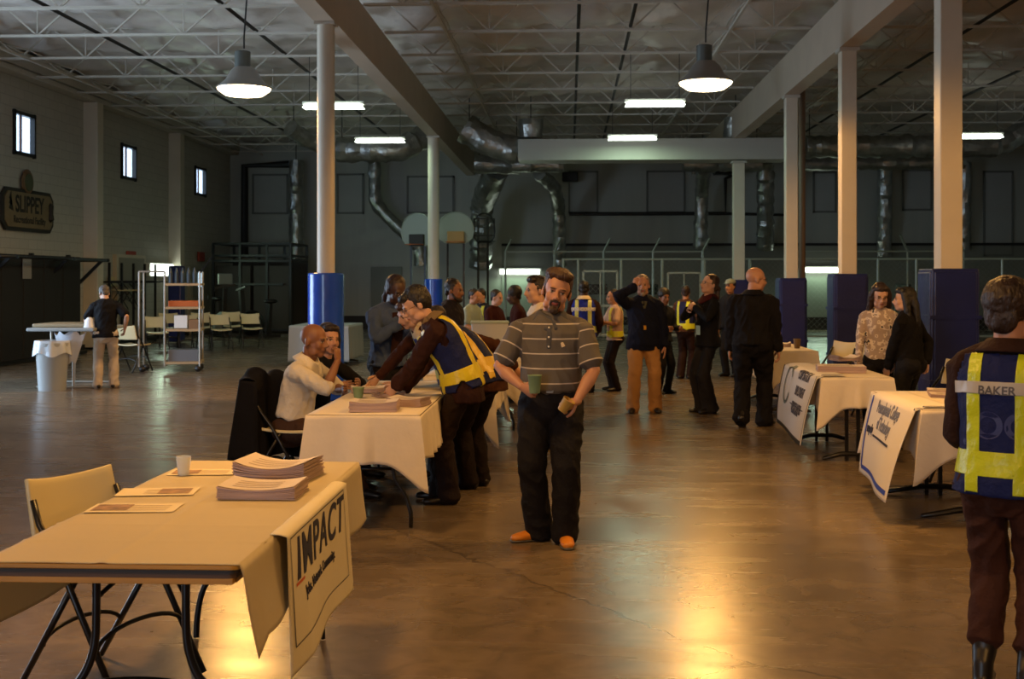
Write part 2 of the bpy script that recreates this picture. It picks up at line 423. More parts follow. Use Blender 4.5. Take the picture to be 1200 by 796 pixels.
duct([W(395, 176, 30), W(470, 176, 30), W(497, 160, 30.5)], .30, 'horizontal foil duct behind the round column')
duct([W(340, 150, 29), W(360, 165, 29.5), W(395, 176, 30)], .2, 'foil duct elbow under the joists by the round column')
duct([W(439, 185, db), W(439, 238, db), W(470, 270, db), W(493, 290, db), W(493, 312, db)], .20, 'foil duct that bends diagonally towards the basketball hoops')
duct([W(545, 150, 29), W(575, 168, 29), W(607, 178, 29)], .34, 'fat crumpled foil duct joining the white rectangular duct')
duct([W(556, 192, 33), W(610, 195, 33)], .24, 'short horizontal foil duct below the white duct end')
duct([W(583, 198, 33.5), W(572, 222, 34.5), W(565, 240, 36), W(563, 312, 36.8)], .34, 'wide foil duct dropping behind the basketball backboard')
duct([W(600, 193, 32), W(660, 194, 32)], .2, 'thin horizontal foil duct under the white duct')
duct([W(632, 203, 34), W(650, 220, 35.5), W(655, 245, 36.5), W(656, 312, 37)], .20, 'foil duct that drops through the middle of the back wall')
duct([W(824, 200, 36), W(822, 228, 36.8), W(821, 292, 37)], .21, 'foil duct dropping left of the pale square column')
duct([W(897, 190, 36), W(897, 292, 37)], .26, 'foil duct dropping between the two pale columns')
duct([W(800, 193, 34), W(892, 193, 34)], .20, 'horizontal foil duct behind the white rectangular duct')
duct([W(943, 172, 31), W(1170, 171, 31), W(1205, 150, 31)], .29, 'long horizontal foil duct beyond the square columns, upper one')
duct([W(930, 192, 33), W(1130, 190, 33)], .19, 'thin horizontal foil duct beyond the square columns, lower one')
duct([W(1037, 196, 37), W(1036, 300, 37.4)], .22, 'foil duct dropping between two orange-lit square columns')
duct([W(1130, 190, 37), W(1129, 292, 37.4)], .22, 'foil duct dropping just beyond the nearest square column')
duct([W(622, 140, 28.9), W(622, 162, 28.9)], .28, 'short foil sleeve rising from the white duct, towards its crumpled end')
duct([W(862, 138, 28.9), W(862, 162, 28.9)], .28, 'short foil sleeve rising from the white duct near the grey girder')

# ---------------------------------------------------------------- lamps
M_dome = mat('dome_housing', '#8c8a84', .4, .3)
M_lens = mat('lamp_lens', '#fff0d0', .3, emit=7.0, ecol=(1.0, .80, .48))
M_tubeon = mat('fluorescent_tube', '#f4fff0', .3, emit=4.5, ecol=(.90, 1.0, .86))
def dome(x, y, z, label, drop):
    t = empty('dome_lamp', (x, y, z), 0, label, 'lamp', None)
    MB().lathe((0, 0, 0), [(.375, -.012), (.38, 0), (.30, .06), (.25, .11), (.19, .22), (.13, .28), (0.001, .29)]).build('reflector', M_dome, t, smooth=30, solid=.01)
    MB().lathe((0, 0, 0), [(.372, -.0), (.36, -.035), (.27, -.10), (.16, -.112), (0.001, -.115)]).build('lens', M_lens, t, smooth=40)
    MB().cyl((-.02, 0, .25), .11, .26, 20).build('ballast_housing', mat('ballast', '#5f6460', .45, .4), t, smooth=40, bevel=.01)
    MB().tube([(0, 0, .55), (0, 0, .7), (.05, 0, ZJ - z + .05)], .012, 8).build('hanger', M_pipe, t)
    l = lamp('dome_light', 'SPOT', (0, 0, -.14), DOME_W, WARM, (0, 0, 0), spot_size=R(178), spot_blend=.25, shadow_soft_size=.28); l.parent = t
    return t
dl = 16.7
pr = W(827, 96, dl); pl = W(286, 103, dl)
dome(pl.x, pl.y, pl.z, 'glowing dome lamp above the round column side of the hall', 1)
dome(pr.x, pr.y, pr.z, 'glowing dome lamp near the grey girder', 1)
for x, y in ((pr.x, 7.4), (pl.x + 2.6, 4.6), (9.2, 7.4), (9.2, 16.8), (pr.x + .3, 26.5)):
    if y < 20 and not (x > 9 and y > 10): pass
LAMPS = [(pr.x, 8.2), (-1.9, 5.6), (pr.x + .2, -.2), (9.0, 10.0), (-4.5, -1.5)]
for i, (x, y) in enumerate(LAMPS):
    dome(x, y, pr.z, ['glowing dome lamp over the striped polo man, above the frame', 'glowing dome lamp over the foreground table, above the frame', 'glowing dome lamp over the camera position', 'glowing dome lamp beyond the nearest square column, outside the frame', 'glowing dome lamp behind the camera'][i], 1)
M_fix = mat('fixture_white', '#cfd2c8', .4)
def tubefix(px0, px1, y0, label, d, watt=1.0, low=False):
    q_ = math.cos(PSI) + math.sin(PSI) * ((px0 + px1) / 2 - 600) / F; d = min(JY, key=lambda y: abs(y - d * q_)) / q_
    a = W(px0, y0, d); b = W(px1, y0, d); c = (a + b) / 2; L_ = (b - a).length
    t = empty('fluorescent_light', c, 0, label, 'light')
    hw = .16 if not low else .06
    mb = MB(); mb.box((0, 0, .075), (L_, hw * 1.2, .05)); 
    mb.build('housing', M_fix, t, bevel=.006)
    lens = MB(); lens.box((0, 0, .02), (L_ * .985, hw * 1.9, .075), taper=.9); lens.build('diffuser', M_tubeon, t, bevel=.01)
    if not low:
        for s in (-1, 1): MB().tube([(s * L_ * .4, 0, .1), (s * L_ * .4, 0, ZJ - c.z + .03)], .006, 6).build('hanger', M_pipe, t)
    l = lamp('tube_light', 'AREA', (0, 0, -.03), TUBE_W * watt, TUBE, (0, 0, 0), shape='RECTANGLE', size=L_, size_y=.2); l.parent = t
    return t
dt = 22.2
tubefix(355, 427, 126, 'fluorescent fixture behind the near round column, nearer of two', dt)
tubefix(416, 475, 166, 'fluorescent fixture by the horizontal foil duct, further of two', 27)
tubefix(732, 803, 123, 'fluorescent fixture hanging in the middle bay', dt)
tubefix(712, 770, 163, 'fluorescent fixture in front of the white rectangular duct', 27, 1.3)
tubefix(1116, 1174, 161, 'fluorescent fixture partly behind the nearest square column', 27)
# low strip lights on the back wall
for i, (a, b, y) in enumerate(((585, 632, 318), (940, 986, 316))):
    p0 = W(a, y, 37.6); p1 = W(b, y, 37.6)
    t = empty('strip_light', ((p0.x + p1.x) / 2, YB - .12, p0.z), 0, ['greenish strip light on back wall left of the striped polo man', 'greenish strip light on back wall between the square columns'][i], 'light')
    MB().box((0, .05, .05), (p1.x - p0.x + .1, .12, .1)).build('housing', M_fix, t)
    MB().box((0, -.03, -.02), (p1.x - p0.x, .09, .15)).build('tube', M_tubeon, t, bevel=.01)
    l = lamp('strip_glow', 'AREA', (0, -.15, -.05), 22, TUBE, (R(-25), 0, 0), shape='RECTANGLE', size=1.2, size_y=.2); l.parent = t
# ---------------------------------------------------------------- fittings along the walls
M_darkcloth = mat('dark_partition', '#1b1612', .7, 0, .1, 1.5, stretch=(6, 6, .4))
def onleft(px, py, off=0):
    """point of the left wall plane seen at a pixel"""
    x = XL + off; y = yl(px) if off == 0 else next(q for q in np.arange(8, 45, .01) if (px - 600) / F * (q * math.cos(PSI) - x * math.sin(PSI)) <= x * math.cos(PSI) + q * math.sin(PSI))
    d = y * math.cos(PSI) - x * math.sin(PSI); return Vector((x, y, HC + (YH - py) / F * d))
# dark folding partition panels in front of the left wall
a = onleft(-60, 400, .5); zt = onleft(40, 299, .5).z
t = empty('dark_partition', (XL + .5, a.y, 0), 0, 'tall dark folding partition standing along the windowed wall', 'partition')
y0 = a.y; y1 = onleft(93, 400, .5).y; n = 6
for k in range(n):
    MB().box((0, (k + .5) * (y1 - y0) / n, zt / 2), (.06, (y1 - y0) / n - .03, zt)).build('panel', M_darkcloth, t, bevel=.01)
MB().box((.02, (y1 - y0) / 2, .04), (.3, y1 - y0, .06)).build('base_rail', M_black, t)
q = onleft(31, 314, .55)
tag(MB().box((XL + .56, q.y, q.z), (.01, .36, .42)).build('notice_sheet', mat('grey_paper', '#8a8a88', .7)), 'pale notice sheet pinned to the dark partition', 'notice')
# black rail on brackets
a = onleft(0, 300, .9); b = onleft(127, 302, .9)
t = empty('bracket_rail', (XL, a.y, a.z), 0, 'black rail on angled wall brackets above the dark partition', 'rail')
MB().tube([(.9, 0, 0), (.9, b.y - a.y, 0)], .035, 10).build('bar', M_black, t, smooth=True)
for f in (.12, .62, .98):
    yy = (b.y - a.y) * f; m = MB(); m.bar((.05, yy, .0), (.95, yy, 0), .07); m.bar((.08, yy, -.7), (.8, yy, 0), .06); m.bar((.05, yy, -.8), (.05, yy, .12), .08)
    m.build('bracket', M_black, t)
# carved sign and round plaque
M_sign = mat('sign_board', '#77684a', .6, 0, .1, 5); M_signdark = mat('sign_dark', '#231f18', .6)
s0 = onleft(1, 246, .04); s1 = onleft(61, 246, .04); yc = (s0.y + s1.y) / 2; hw = (s1.y - s0.y) / 2
zc = onleft(31, 247, .04).z; hh = .42
t = empty('wall_sign', (XL + .04, yc, zc), 0, 'wooden wall sign reading SLIPPEY high on the windowed wall', 'sign')
def chamfer(hw, hh, c, x):
    return [(x, -hw + c, -hh), (x, hw - c, -hh), (x, hw, -hh + c), (x, hw, hh - c), (x, hw - c, hh), (x, -hw + c, hh), (x, -hw, hh - c), (x, -hw, -hh + c)]
def plate(hw, hh, c, x0, x1):
    m = MB(); m.add(chamfer(hw, hh, c, x0) + chamfer(hw, hh, c, x1), [tuple(range(7, -1, -1)), tuple(range(8, 16))] + [(i, (i + 1) % 8, 8 + (i + 1) % 8, 8 + i) for i in range(8)]); return m
plate(hw, hh, .16, -.03, .03).build('frame', M_signdark, t); plate(hw - .09, hh - .07, .12, .0, .045).build('board', M_sign, t)
place_text('lettering', text_mesh('SLIPPEY', .46, .012, sx=hw * 1.9 / 2.6), M_signdark, t, (.05, .0, .1), (0, 1, 0), (0, 0, 1))
place_text('lettering', text_mesh('Recreational Facility', .2, .004, sx=hw * 1.7 / 2.2), M_signdark, t, (.05, 0, -.2), (0, 1, 0), (0, 0, 1))
m = MB()
for i in range(3): m.add([(.05, -hw * .8, .02 + .1 * i - .02), (.05, -hw * .8 + .2 - .04 * i, .02 + .1 * i - .06), (.05, -hw * .8 + .1, .22 + .07 * i)], [(0, 1, 2)])
m.build('tree_emblem', M_signdark, t)
MB().lathe((0, 0, 0), [(.001, .22), (.07, .16), (.06, .0), (.08, -.14), (.001, -.2)], 10).build('figure_emblem', M_signdark, t, loc=(.05, hw * .83, 0))
q = onleft(32, 214, .05)
pl_ = MB().lathe((0, 0, 0), [(.001, .03), (.2, .03), (.26, .01), (.27, 0), (.001, 0)], 28)
t = empty('round_plaque', q, 0, 'small round brown plaque above the wooden wall sign', 'plaque')
o = pl_.build('rim', mat('plaque_brown', '#6b4a2a', .5), t); o.rotation_euler = (0, R(90), 0); o.scale = (1, 1, 1)
o = MB().lathe((0, 0, .0), [(.001, .04), (.17, .04), (.18, .03)], 28).build('face', mat('plaque_green', '#4c5236', .5), t); o.rotation_euler = (0, R(90), 0)
# lit panel light on the left wall, door with lit window
a = onleft(175, 316, .1); b = onleft(203, 316, .1)
t = empty('wall_light', (XL + .12, (a.y + b.y) / 2, a.z), 0, 'bright green-white box light on the windowed wall', 'light')
L_ = b.y - a.y; h_ = 14 / F * a.y
MB().box((-.06, 0, 0), (.12, L_ + .12, h_ * 1.15)).build('housing', M_fix, t); MB().box((.0, .12, 0), (.06, L_ * .74, h_)).build('diffuser', M_tubeon, t); MB().box((.0, -L_ * .42, 0), (.06, L_ * .12, h_)).build('diffuser', M_tubeon, t)
l = lamp('wall_glow', 'AREA', (.2, 0, 0), 26, TUBE, (0, R(-90), 0), shape='RECTANGLE', size=h_, size_y=L_); l.parent = t
a = onleft(220, 320); b = onleft(243, 320)
t = struct(empty('door_1', (XL + .02, (a.y + b.y) / 2, 0)))
M_doorp = mat('grey_door', '#8d8c80', .5); dh = HC + 16 / F * a.y
MB().box((.02, 0, dh / 2), (.08, b.y - a.y, dh)).build('door_frame', mat('door_frame_m', '#a8a698', .5), t)
MB().box((.06, 0, dh / 2 - .04), (.05, (b.y - a.y) * .86, dh - .1)).build('door_leaf', M_doorp, t, bevel=.01)
MB().box((.09, -.1, HC + .0), (.02, .42, .42)).build('door_window', mat('lit_glass', '#cfe6f2', .2, emit=1.0, ecol=(.6, .85, 1)), t)
MB().cyl((.1, .6, 1.0), .02, .12).build('handle', M_green, t)
for i, px in enumerate((154, 236)):
    q = onleft(px, 301, .06)
    tag(MB().box((XL + .05, q.y, q.z), (.06, .55, .28)).build('exit_sign', mat('exit_red', '#a8483c', .5), bevel=.01), ['red exit sign box over the stacked chairs', 'red exit sign box over the grey door with lit window'][i], 'sign')
# pair of windows / shutters behind the stacked chairs on left wall
a = onleft(132, 330); b = onleft(166, 330)
t = struct(empty('door_2', (XL + .02, (a.y + b.y) / 2, 0)))
MB().box((.03, 0, 1.1), (.1, b.y - a.y, 2.2)).build('door_frame', M_white, t); MB().box((.07, 0, 1.07), (.06, (b.y - a.y) * .86, 2.1)).build('door_leaf', M_doorp, t)
# tall blue mat standing by the pilaster
q = G(207, 402); t = tag(MB().box((q.x, q.y, .98), (.34, .34, 1.9)).build('wall_padding', M_navy, bevel=.04), 'tall dark blue gym mat standing at the pilaster', 'padding')

# ---------------------------------------------------------------- back wall
M_panel = mat('boarded_panel', '#a3a49e', .5, 0, .05, 1.5); M_trim = mat('panel_trim', '#6d6e68', .5)
dY = 37.9
def backx(px): return W(px, 300, YB / math.cos(PSI) - .0).x
def backz(py): return HC + (YH - py) / F * (YB + .4)
k = 4
for (a, b, y0, y1) in ((293, 334, 205, 250), (394, 424, 205, 250), (477, 531, 208, 250), (667, 700, 203, 250), (758, 801, 203, 250), (950, 975, 205, 250), (1052, 1084, 203, 248), (1144, 1176, 205, 300)):
    x0, x1, z0, z1 = backx(a), backx(b), backz(y1), backz(y0)
    w = struct(empty('window_%d' % k, ((x0 + x1) / 2, YB, (z0 + z1) / 2))); k += 1
    fr = MB()
    for s in (-1, 1): fr.box((s * (x1 - x0) / 2, -.03, 0), (.06, .06, z1 - z0 + .06)); fr.box((0, -.03, s * (z1 - z0) / 2), (x1 - x0 + .06, .06, .06))
    fr.build('window_frame', M_trim, w); MB().box((0, -.015, 0), (x1 - x0, .03, z1 - z0)).build('window_board', M_panel, w)
M_lower = mat('lower_wall', '#7d7f76', .55, 0, .06, 1.5)
slab('trim_5', (backx(588), YB - .12, backz(289)), (XR, YB, backz(286)), M_darkband)
slab('trim_6', (backx(588), YB - .04, .4), (XR, YB, backz(289)), M_lower)
def bpipe(pts, r, label):
    P = [(backx(x), YB - .14, backz(y)) for x, y in pts]
    return tag(MB().tube(P, r, 8).build('wall_pipe', M_pipe), label, 'pipe')
bpipe([(667, 252), (848, 252), (848, 212), (860, 206)], .06, 'black pipe along the middle of the back wall, rising at its end')
bpipe([(848, 252), (925, 254), (926, 290)], .05, 'black pipe continuing past the pale columns')
bpipe([(284, 300), (284, 195), (340, 193)], .12, 'thick dark pipe bent over the panel in the far corner')
tag(MB().box((backx(850), YB - .3, backz(197)), (.9, .5, .6)).build('fan_heater', M_black, bevel=.03), 'dark unit heater hanging over the back wall pipe', 'heater')
tag(MB().box((backx(668), YB - .3, backz(210)), (.5, .4, .3)).build('pipe_valve', M_black, bevel=.03), 'small dark valve box at the top of the back wall pipe', 'valve')
o = MB().box((backx(456), YB - .02, backz(327)), (.25, .03, .42)).build('wall_poster', mat('pale_blue_sheet', '#a9c6cb', .5)); tag(o, 'small pale blue sheet on the back wall above the denim jacket', 'notice')
t = struct(empty('door_3', (backx(452), YB, 0)))
MB().box((0, -.03, 1.0), (1.0, .08, 2.0)).build('door_leaf', M_lower, t, bevel=.01); MB().box((.35, -.1, 1.0), (.12, .05, .04)).build('handle', M_green, t)

# chain-link / framed screen in front of the back wall
def chain_mat():
    m = bpy.data.materials.new('chain_link'); m.use_nodes = True; nt = m.node_tree; N = nt.nodes; L = nt.links; p = N['Principled BSDF']
    p.inputs['Base Color'].default_value = lin('#9a9f98'); p.inputs['Metallic'].default_value = .5; p.inputs['Roughness'].default_value = .5
    tc = N.new('ShaderNodeTexCoord'); mp = N.new('ShaderNodeMapping'); mp.inputs['Rotation'].default_value = (0, R(45), 0); mp.inputs['Scale'].default_value = (10, 10, 10)
    L.new(tc.outputs['Object'], mp.inputs[0]); sx = N.new('ShaderNodeSeparateXYZ'); L.new(mp.outputs[0], sx.inputs[0])
    outs = []
    for i in (0, 2):
        f = N.new('ShaderNodeMath'); f.operation = 'FRACT'; L.new(sx.outputs[i], f.inputs[0])
        g = N.new('ShaderNodeMath'); g.operation = 'LESS_THAN'; g.inputs[1].default_value = .03; L.new(f.outputs[0], g.inputs[0]); outs.append(g)
    mx = N.new('ShaderNodeMath'); mx.operation = 'MAXIMUM'; L.new(outs[0].outputs[0], mx.inputs[0]); L.new(outs[1].outputs[0], mx.inputs[1])
    L.new(mx.outputs[0], p.inputs['Alpha']); return m
M_chain = chain_mat()
df = F * HC / (399 - YH); fy = W(800, 300, df).y
def fx(px): return W(px, 300, df).x
def fz(py): return HC + (YH - py) / F * df
M_post = mat('fence_post', '#9da399', .4, .3)
t = empty('wire_screen_fence', (fx(660), fy, 0), 0, 'framed wire screen with doors across the far end of the hall', 'fence')
x0 = fx(588); xe = fx(1260); zt = fz(304)
ox = fx(660)
for px in (660, 677.5, 728, 776, 825, 878, 940, 1026, 1070, 1105, 1168, 1215):
    MB().cyl((fx(px) - ox, 0, 0), .035, zt + .02, 10).build('post', M_post, t)
for z in (zt, .12): MB().tube([(0, 0, z), (xe - ox, 0, z)], .03, 8).build('rail', M_post, t)
for (a, b, y) in ((681, 726, 318), (780, 823, 320), (1074, 1100, 318)):
    m = MB(); xa, xb, z = fx(a) - ox + .06, fx(b) - ox - .06, fz(y)
    for x in (xa, xb, (xa + xb) / 2): m.box((x, -.02, z / 2 + .06), (.05 if x != (xa + xb) / 2 else .03, .05, z - .12))
    for zz in (z, .15, z * .5): m.box(((xa + xb) / 2, -.02, zz), (xb - xa, .05, .05))
    m.build('door_frame', M_post, t)
MB().box(((xe - ox) / 2, .01, zt / 2), (xe - ox, .004, zt)).build('wire_mesh', M_chain, t)
# taller cage behind with slanted arms
t = empty('wire_cage', (fx(588), fy + 1.6, 0), 0, 'wire cage with slanted top arms behind the striped polo man', 'cage')
for i in range(5):
    x = i * 1.35; MB().cyl((x, 0, 0), .03, backz(300), 8).build('post', M_post, t)
    MB().bar((x, 0, backz(300)), (x + .18, -.2, backz(287)), .04).build('arm', M_post, t)
MB().tube([(0, 0, backz(300)), (5.4, 0, backz(300))], .025, 8).build('rail', M_post, t)
t2 = None
t = empty('wire_cage', (fx(945), fy + 1.6, 0), 0, 'wire cage with slanted top arms behind the square columns', 'cage')
for i in range(4):
    x = i * 1.5; MB().cyl((x, 0, 0), .03, backz(300), 8).build('post', M_post, t)
    MB().bar((x, 0, backz(300)), (x - .25, -.2, backz(284)), .05).build('arm', M_post, t)
MB().tube([(0, 0, backz(300)), (4.5, 0, backz(300))], .025, 8).build('rail', M_post, t)
# equipment glimpsed behind the screen
M_gym = mat('gym_grey', '#6d706c', .5)
for i, px in enumerate((700, 745, 800, 1040, 1130, 1185)):
    p = W(px, 300, 35.6)
    t = empty('exercise_machine', (p.x, p.y, 0), R(i * 40), 'grey exercise machine behind the wire screen', 'machine', 'exercise machines behind the wire screen')
    m = MB(); m.box((0, 0, .12), (.6, 1.3, .18)); m.bar((-.25, -.5, .1), (-.2, -.6, 1.25), .06); m.bar((.25, -.5, .1), (.2, -.6, 1.25), .06); m.build('base', M_gym, t)
    MB().box((0, -.62, 1.3), (.55, .12, .3)).build('console', M_black, t, bevel=.02)
# basketball goals on stands
M_bb = mat('backboard', '#868d84', .4); M_bbt = mat('backboard_glass', '#5c605c', .15, alpha=.22)
def goal(px, d, wpx, ytop, ybot, label, clear=False, yaw=0):
    p = W(px, 300, d); zt = HC + (YH - ytop) / F * d; zb = HC + (YH - ybot) / F * d; hw = wpx / 2 / F * d
    t = empty('basketball_goal', (p.x, p.y, 0), yaw, label, 'basketball goal')
    prof = []
    n = 20
    for i in range(n + 1):
        a = PI * i / n; prof.append((hw * math.cos(a) , zt - (zt - zb) * .62 + (zt - zb) * .62 * math.sin(a) ** .8))
    prof += [(-hw * .92, zb + .12), (-hw * .6, zb), (hw * .6, zb), (hw * .92, zb + .12)]
    m = MB(); N_ = len(prof)
    m.add([(x, .02, z) for x, z in prof] + [(x, -.02, z) for x, z in prof], [tuple(range(N_)), tuple(range(2 * N_ - 1, N_ - 1, -1))] + [(i, i + N_, (i + 1) % N_ + N_, (i + 1) % N_) for i in range(N_)])
    m.build('backboard', M_bbt if clear else M_bb, t)
    pts = [(x, -.03, z) for x, z in prof] + [(prof[0][0], -.03, prof[0][1])]
    MB().tube(pts, .018 if clear else .012, 6).build('rim_band', M_black if clear else M_post, t)
    for s in (-1, 1): MB().bar((s * hw * .45, .08, 0), (s * hw * .45, .08, zt - .1), .05).build('upright', M_black, t)
    MB().box((0, .3, .1), (hw * 1.6, 1.0, .2)).build('base', M_black, t, bevel=.02)
    zr = zb + .02; rr = .23
    MB().tube([(rr * math.cos(2 * PI * i / 20), -.27 + rr * math.sin(2 * PI * i / 20), zr) for i in range(21)], .012, 6).build('hoop', M_black if clear else mat('hoop_orange', '#a0542a', .5), t)
    if not clear: MB().box((0, -.06, zb + .14), (hw * .95, .1, .3)).build('lower_pad', mat('tan_pad', '#a07a48', .6) if px > 500 else M_darkband, t, bevel=.02)
    else:
        fr = MB()
        for s in (-1, 1): fr.box((s * .28, -.03, zb + .4), (.03, .01, .45)); fr.box((0, -.03, zb + .4 + s * .22), (.58, .01, .03))
        fr.build('target_square', M_black, t)
    return t
goal(534, 29.5, 42, 249, 285, 'fan-shaped backboard with tan lower pad right of the round pale column', yaw=R(4))
goal(489, 30.5, 38, 250, 288, 'fan-shaped backboard left of the round pale column', yaw=R(-10))
goal(567, 31.5, 26, 250, 284, 'clear fan-shaped backboard with dark rim in front of a foil duct', True, R(20))

# dark cage and shelving in the far left corner
t = empty('storage_cage', W(295, 300, 35.2) * 1, 0, 'big dark storage cage in the far left corner', 'cage'); t.location.z = 0
M_brown = mat('cage_brown', '#2c241e', .6); hz = HC + 42 / F * 35.5; hw = 1.15
m = MB()
for x in (-hw, -.35, .45, hw):
    for y in (0, 2.2): m.box((x, y, hz / 2), (.07, .07, hz))
for z in (.1, HC + 22 / F * 35.5, hz, hz - .35):
    for y in (0, 2.2): m.box((0, y, z), (2 * hw, .06, .06))
    for x in (-hw, hw): m.box((x, 1.1, z), (.06, 2.2, .06))
m.bar((-hw, 0, hz - .35), (-hw - .4, -.1, hz - .9), .06)
m.build('frame', M_black, t)
MB().box((0, 2.15, hz * .42), (2 * hw, .03, hz * .84)).build('back_panel', M_brown, t)
for s in (-1, 1): MB().box((s * hw * .5 - .0, .04, 1.05), (hw * .92, .03, 1.9)).build('door', M_brown, t, bevel=.01)
MB().box((.1, -.05, 1.45), (1.7, .06, .06)).build('latch_bar', M_black, t)
p = W(258, 300, 33); t = empty('exercise_bike', (p.x, p.y, 0), R(30), 'dark exercise bike left of the storage cage', 'exercise bike')
m = MB(); m.box((0, 0, .06), (.2, 1.3, .08)); m.bar((0, -.4, .1), (0, -.55, 1.35), .1); m.bar((0, .3, .1), (0, .35, 1.0), .09); m.bar((-.28, -.55, 1.35), (.28, -.55, 1.45), .05); m.build('frame', M_black, t)
MB().ell((0, .36, 1.05), (.15, .2, .06)).build('saddle', M_black, t, smooth=True); MB().loft([(-.06, -.2, .4), (.06, -.2, .4)], [.3, .3], n=24).build('flywheel', M_gym, t, smooth=40)
MB().box((0, -.58, 1.6), (.4, .08, .3)).build('console', M_gym, t, bevel=.03)
p = W(303, 300, 32); t = empty('exercise_bike', (p.x, p.y, 0), R(-50), 'dark exercise bike in front of the storage cage', 'exercise bike')
m = MB(); m.box((0, 0, .06), (.2, 1.2, .08)); m.bar((0, -.4, .1), (0, -.5, 1.3), .12); m.bar((0, .3, .1), (0, .35, .95), .09); m.bar((-.28, -.5, 1.3), (.28, -.5, 1.4), .05); m.build('frame', M_black, t)
MB().ell((0, .36, 1.0), (.15, .2, .06)).build('saddle', M_black, t, smooth=True); MB().loft([(-.08, -.2, .42), (.08, -.2, .42)], [.34, .34], n=24).build('flywheel', M_black, t, smooth=40)

# ---------------------------------------------------------------- folding chairs
M_cream = mat('cream_plastic', '#c9bd94', .42); M_legs = mat('chair_frame', '#1a1816', .35, .2)
def make_chair(label, group=None):
    t = empty('folding_chair', label=label, cat='chair', group=group)
    def seat(u, v):
        x = (u - .5) * .42; y = -.21 + .40 * v; return (x, y, .455 + .02 * abs(2 * u - 1) ** 2 - .012 * math.sin(PI * v) + .01 * v)
    MB().grid(seat, 12, 12).build('seat', M_cream, t, smooth=True, solid=.022, bevel=.004)
    def back(u, v):
        x = (u - .5) * (.45 - .02 * v); c = .035 * (1 - (2 * u - 1) ** 2); z = .565 + .225 * v + .02 * (2 * u - 1) ** 2 * v
        return (x, .20 + .06 * v + c, z)
    MB().grid(back, 14, 8).build('backrest', M_cream, t, smooth=True, solid=.02, bevel=.006)
    for s in (-1, 1):
        MB().tube([(s * .225, -.24, .012), (s * .225, .06, .50), (s * .215, .185, .64), (s * .21, .225, .73)], .0125, 8).build('leg', M_legs, t, smooth=True)
        MB().tube([(s * .20, .30, .012), (s * .20, .0, .455)], .0125, 8).build('leg', M_legs, t, smooth=True)
    MB().tube([(.222 * math.cos(a), -.125 - .0 * a, .20 + .07 * math.sin(a)) for a in np.linspace(PI, 0, 13)], .009, 8).build('crossbar', M_legs, t, smooth=True)
    MB().tube([(.198 * math.cos(a), .185, .17 + .07 * math.sin(a)) for a in np.linspace(PI, 0, 13)], .009, 8).build('crossbar', M_legs, t, smooth=True)
    return t
chair0 = None
def chair(x, y, rz, label, group=None):
    global chair0
    if chair0 is None: chair0 = c = make_chair(label, group)
    else:
        c = copy_tree(chair0); c['label'] = label
        if group: c['group'] = group
        elif 'group' in c: del c['group']
    c.location = (x, y, 0); c.rotation_euler = (0, 0, rz); return c
# foreground chair facing the table
p = W(84, 560, 4.80); chair(p.x + .25 * math.sin(R(65)), p.y - .25 * math.cos(R(65)), R(65), 'cream folding chair tucked behind the near table with the IMPACT banner')
# chairs by the right-hand tables
for (px, d, rz, lab) in ((972, 14.9, -62, 'cream folding chair behind the aisle sign, left of a pair by the ragged blue pad'),
                         (1001, 14.1, -62, 'cream folding chair behind the aisle sign, right of a pair by the ragged blue pad'),
                         (1105, 11.4, -62, 'cream folding chair seen between the dark-haired woman and the vested student'),
                         (1142, 9.15, -60, 'cream folding chair half hidden by the vested student')):
    p = W(px, 300, d); chair(p.x, p.y, R(rz), lab)
p = W(349, 300, 9.75); chair(p.x, p.y, R(62), 'cream folding chair behind the seated pair')
chair_g = 'folding chairs in rows near the far left corner'
rows = [(216, 412), (254, 411), (290, 409)]
for i, (px, fy_) in enumerate(rows):
    p = G(px, fy_)
    chair(p.x + .1, p.y, R(25), ['empty cream folding chair at the front, next to the rolling rack', 'empty cream folding chair at the front, middle of three', 'empty cream folding chair at the front, furthest from the rolling rack'][i], chair_g)
    p = G(px - 15, fy_ - 4)
    chair(p.x - .05, p.y, R(25), ['empty cream folding chair in the second row, next to the rolling rack', 'empty cream folding chair in the second row, middle of three', 'empty cream folding chair in the second row, furthest from the rolling rack'][i], chair_g)
p = G(184, 416); chair(p.x, p.y, R(28), 'empty folding chair seen through the shelves of the rolling rack', chair_g)
p = G(156, 436); chair(p.x, p.y, R(165), 'pale folding chair beside the man in light trousers')
p = onleft(140, 330, .6)
for i in range(2):
    c = chair(XL + .3, onleft((143, 156)[i], 330, .3).y, R(90), ['cream folding chair hung high on the wall rack, nearer the partition', 'cream folding chair hung high on the wall rack, further from the partition'][i])
    c.location.z = .86; c.rotation_euler = (0, R(0), R(90))
# rack that carries the hung chairs
a = onleft(128, 330, .35); b = onleft(182, 330, .35)
m = MB()
for z in (HC - .05, .1): m.box((XL + .35, (a.y + b.y) / 2, z), (.06, b.y - a.y, .06))
for yy in np.linspace(a.y, b.y, 5): m.box((XL + .35, yy, (HC + .4) / 2), (.05, .05, HC + .4)); m.bar((XL + .05, yy, HC - .05), (XL + .65, yy, HC - .05), .04)
tag(m.build('wall_rack', M_black), 'black storage rack along the windowed wall holding hung chairs', 'rack')

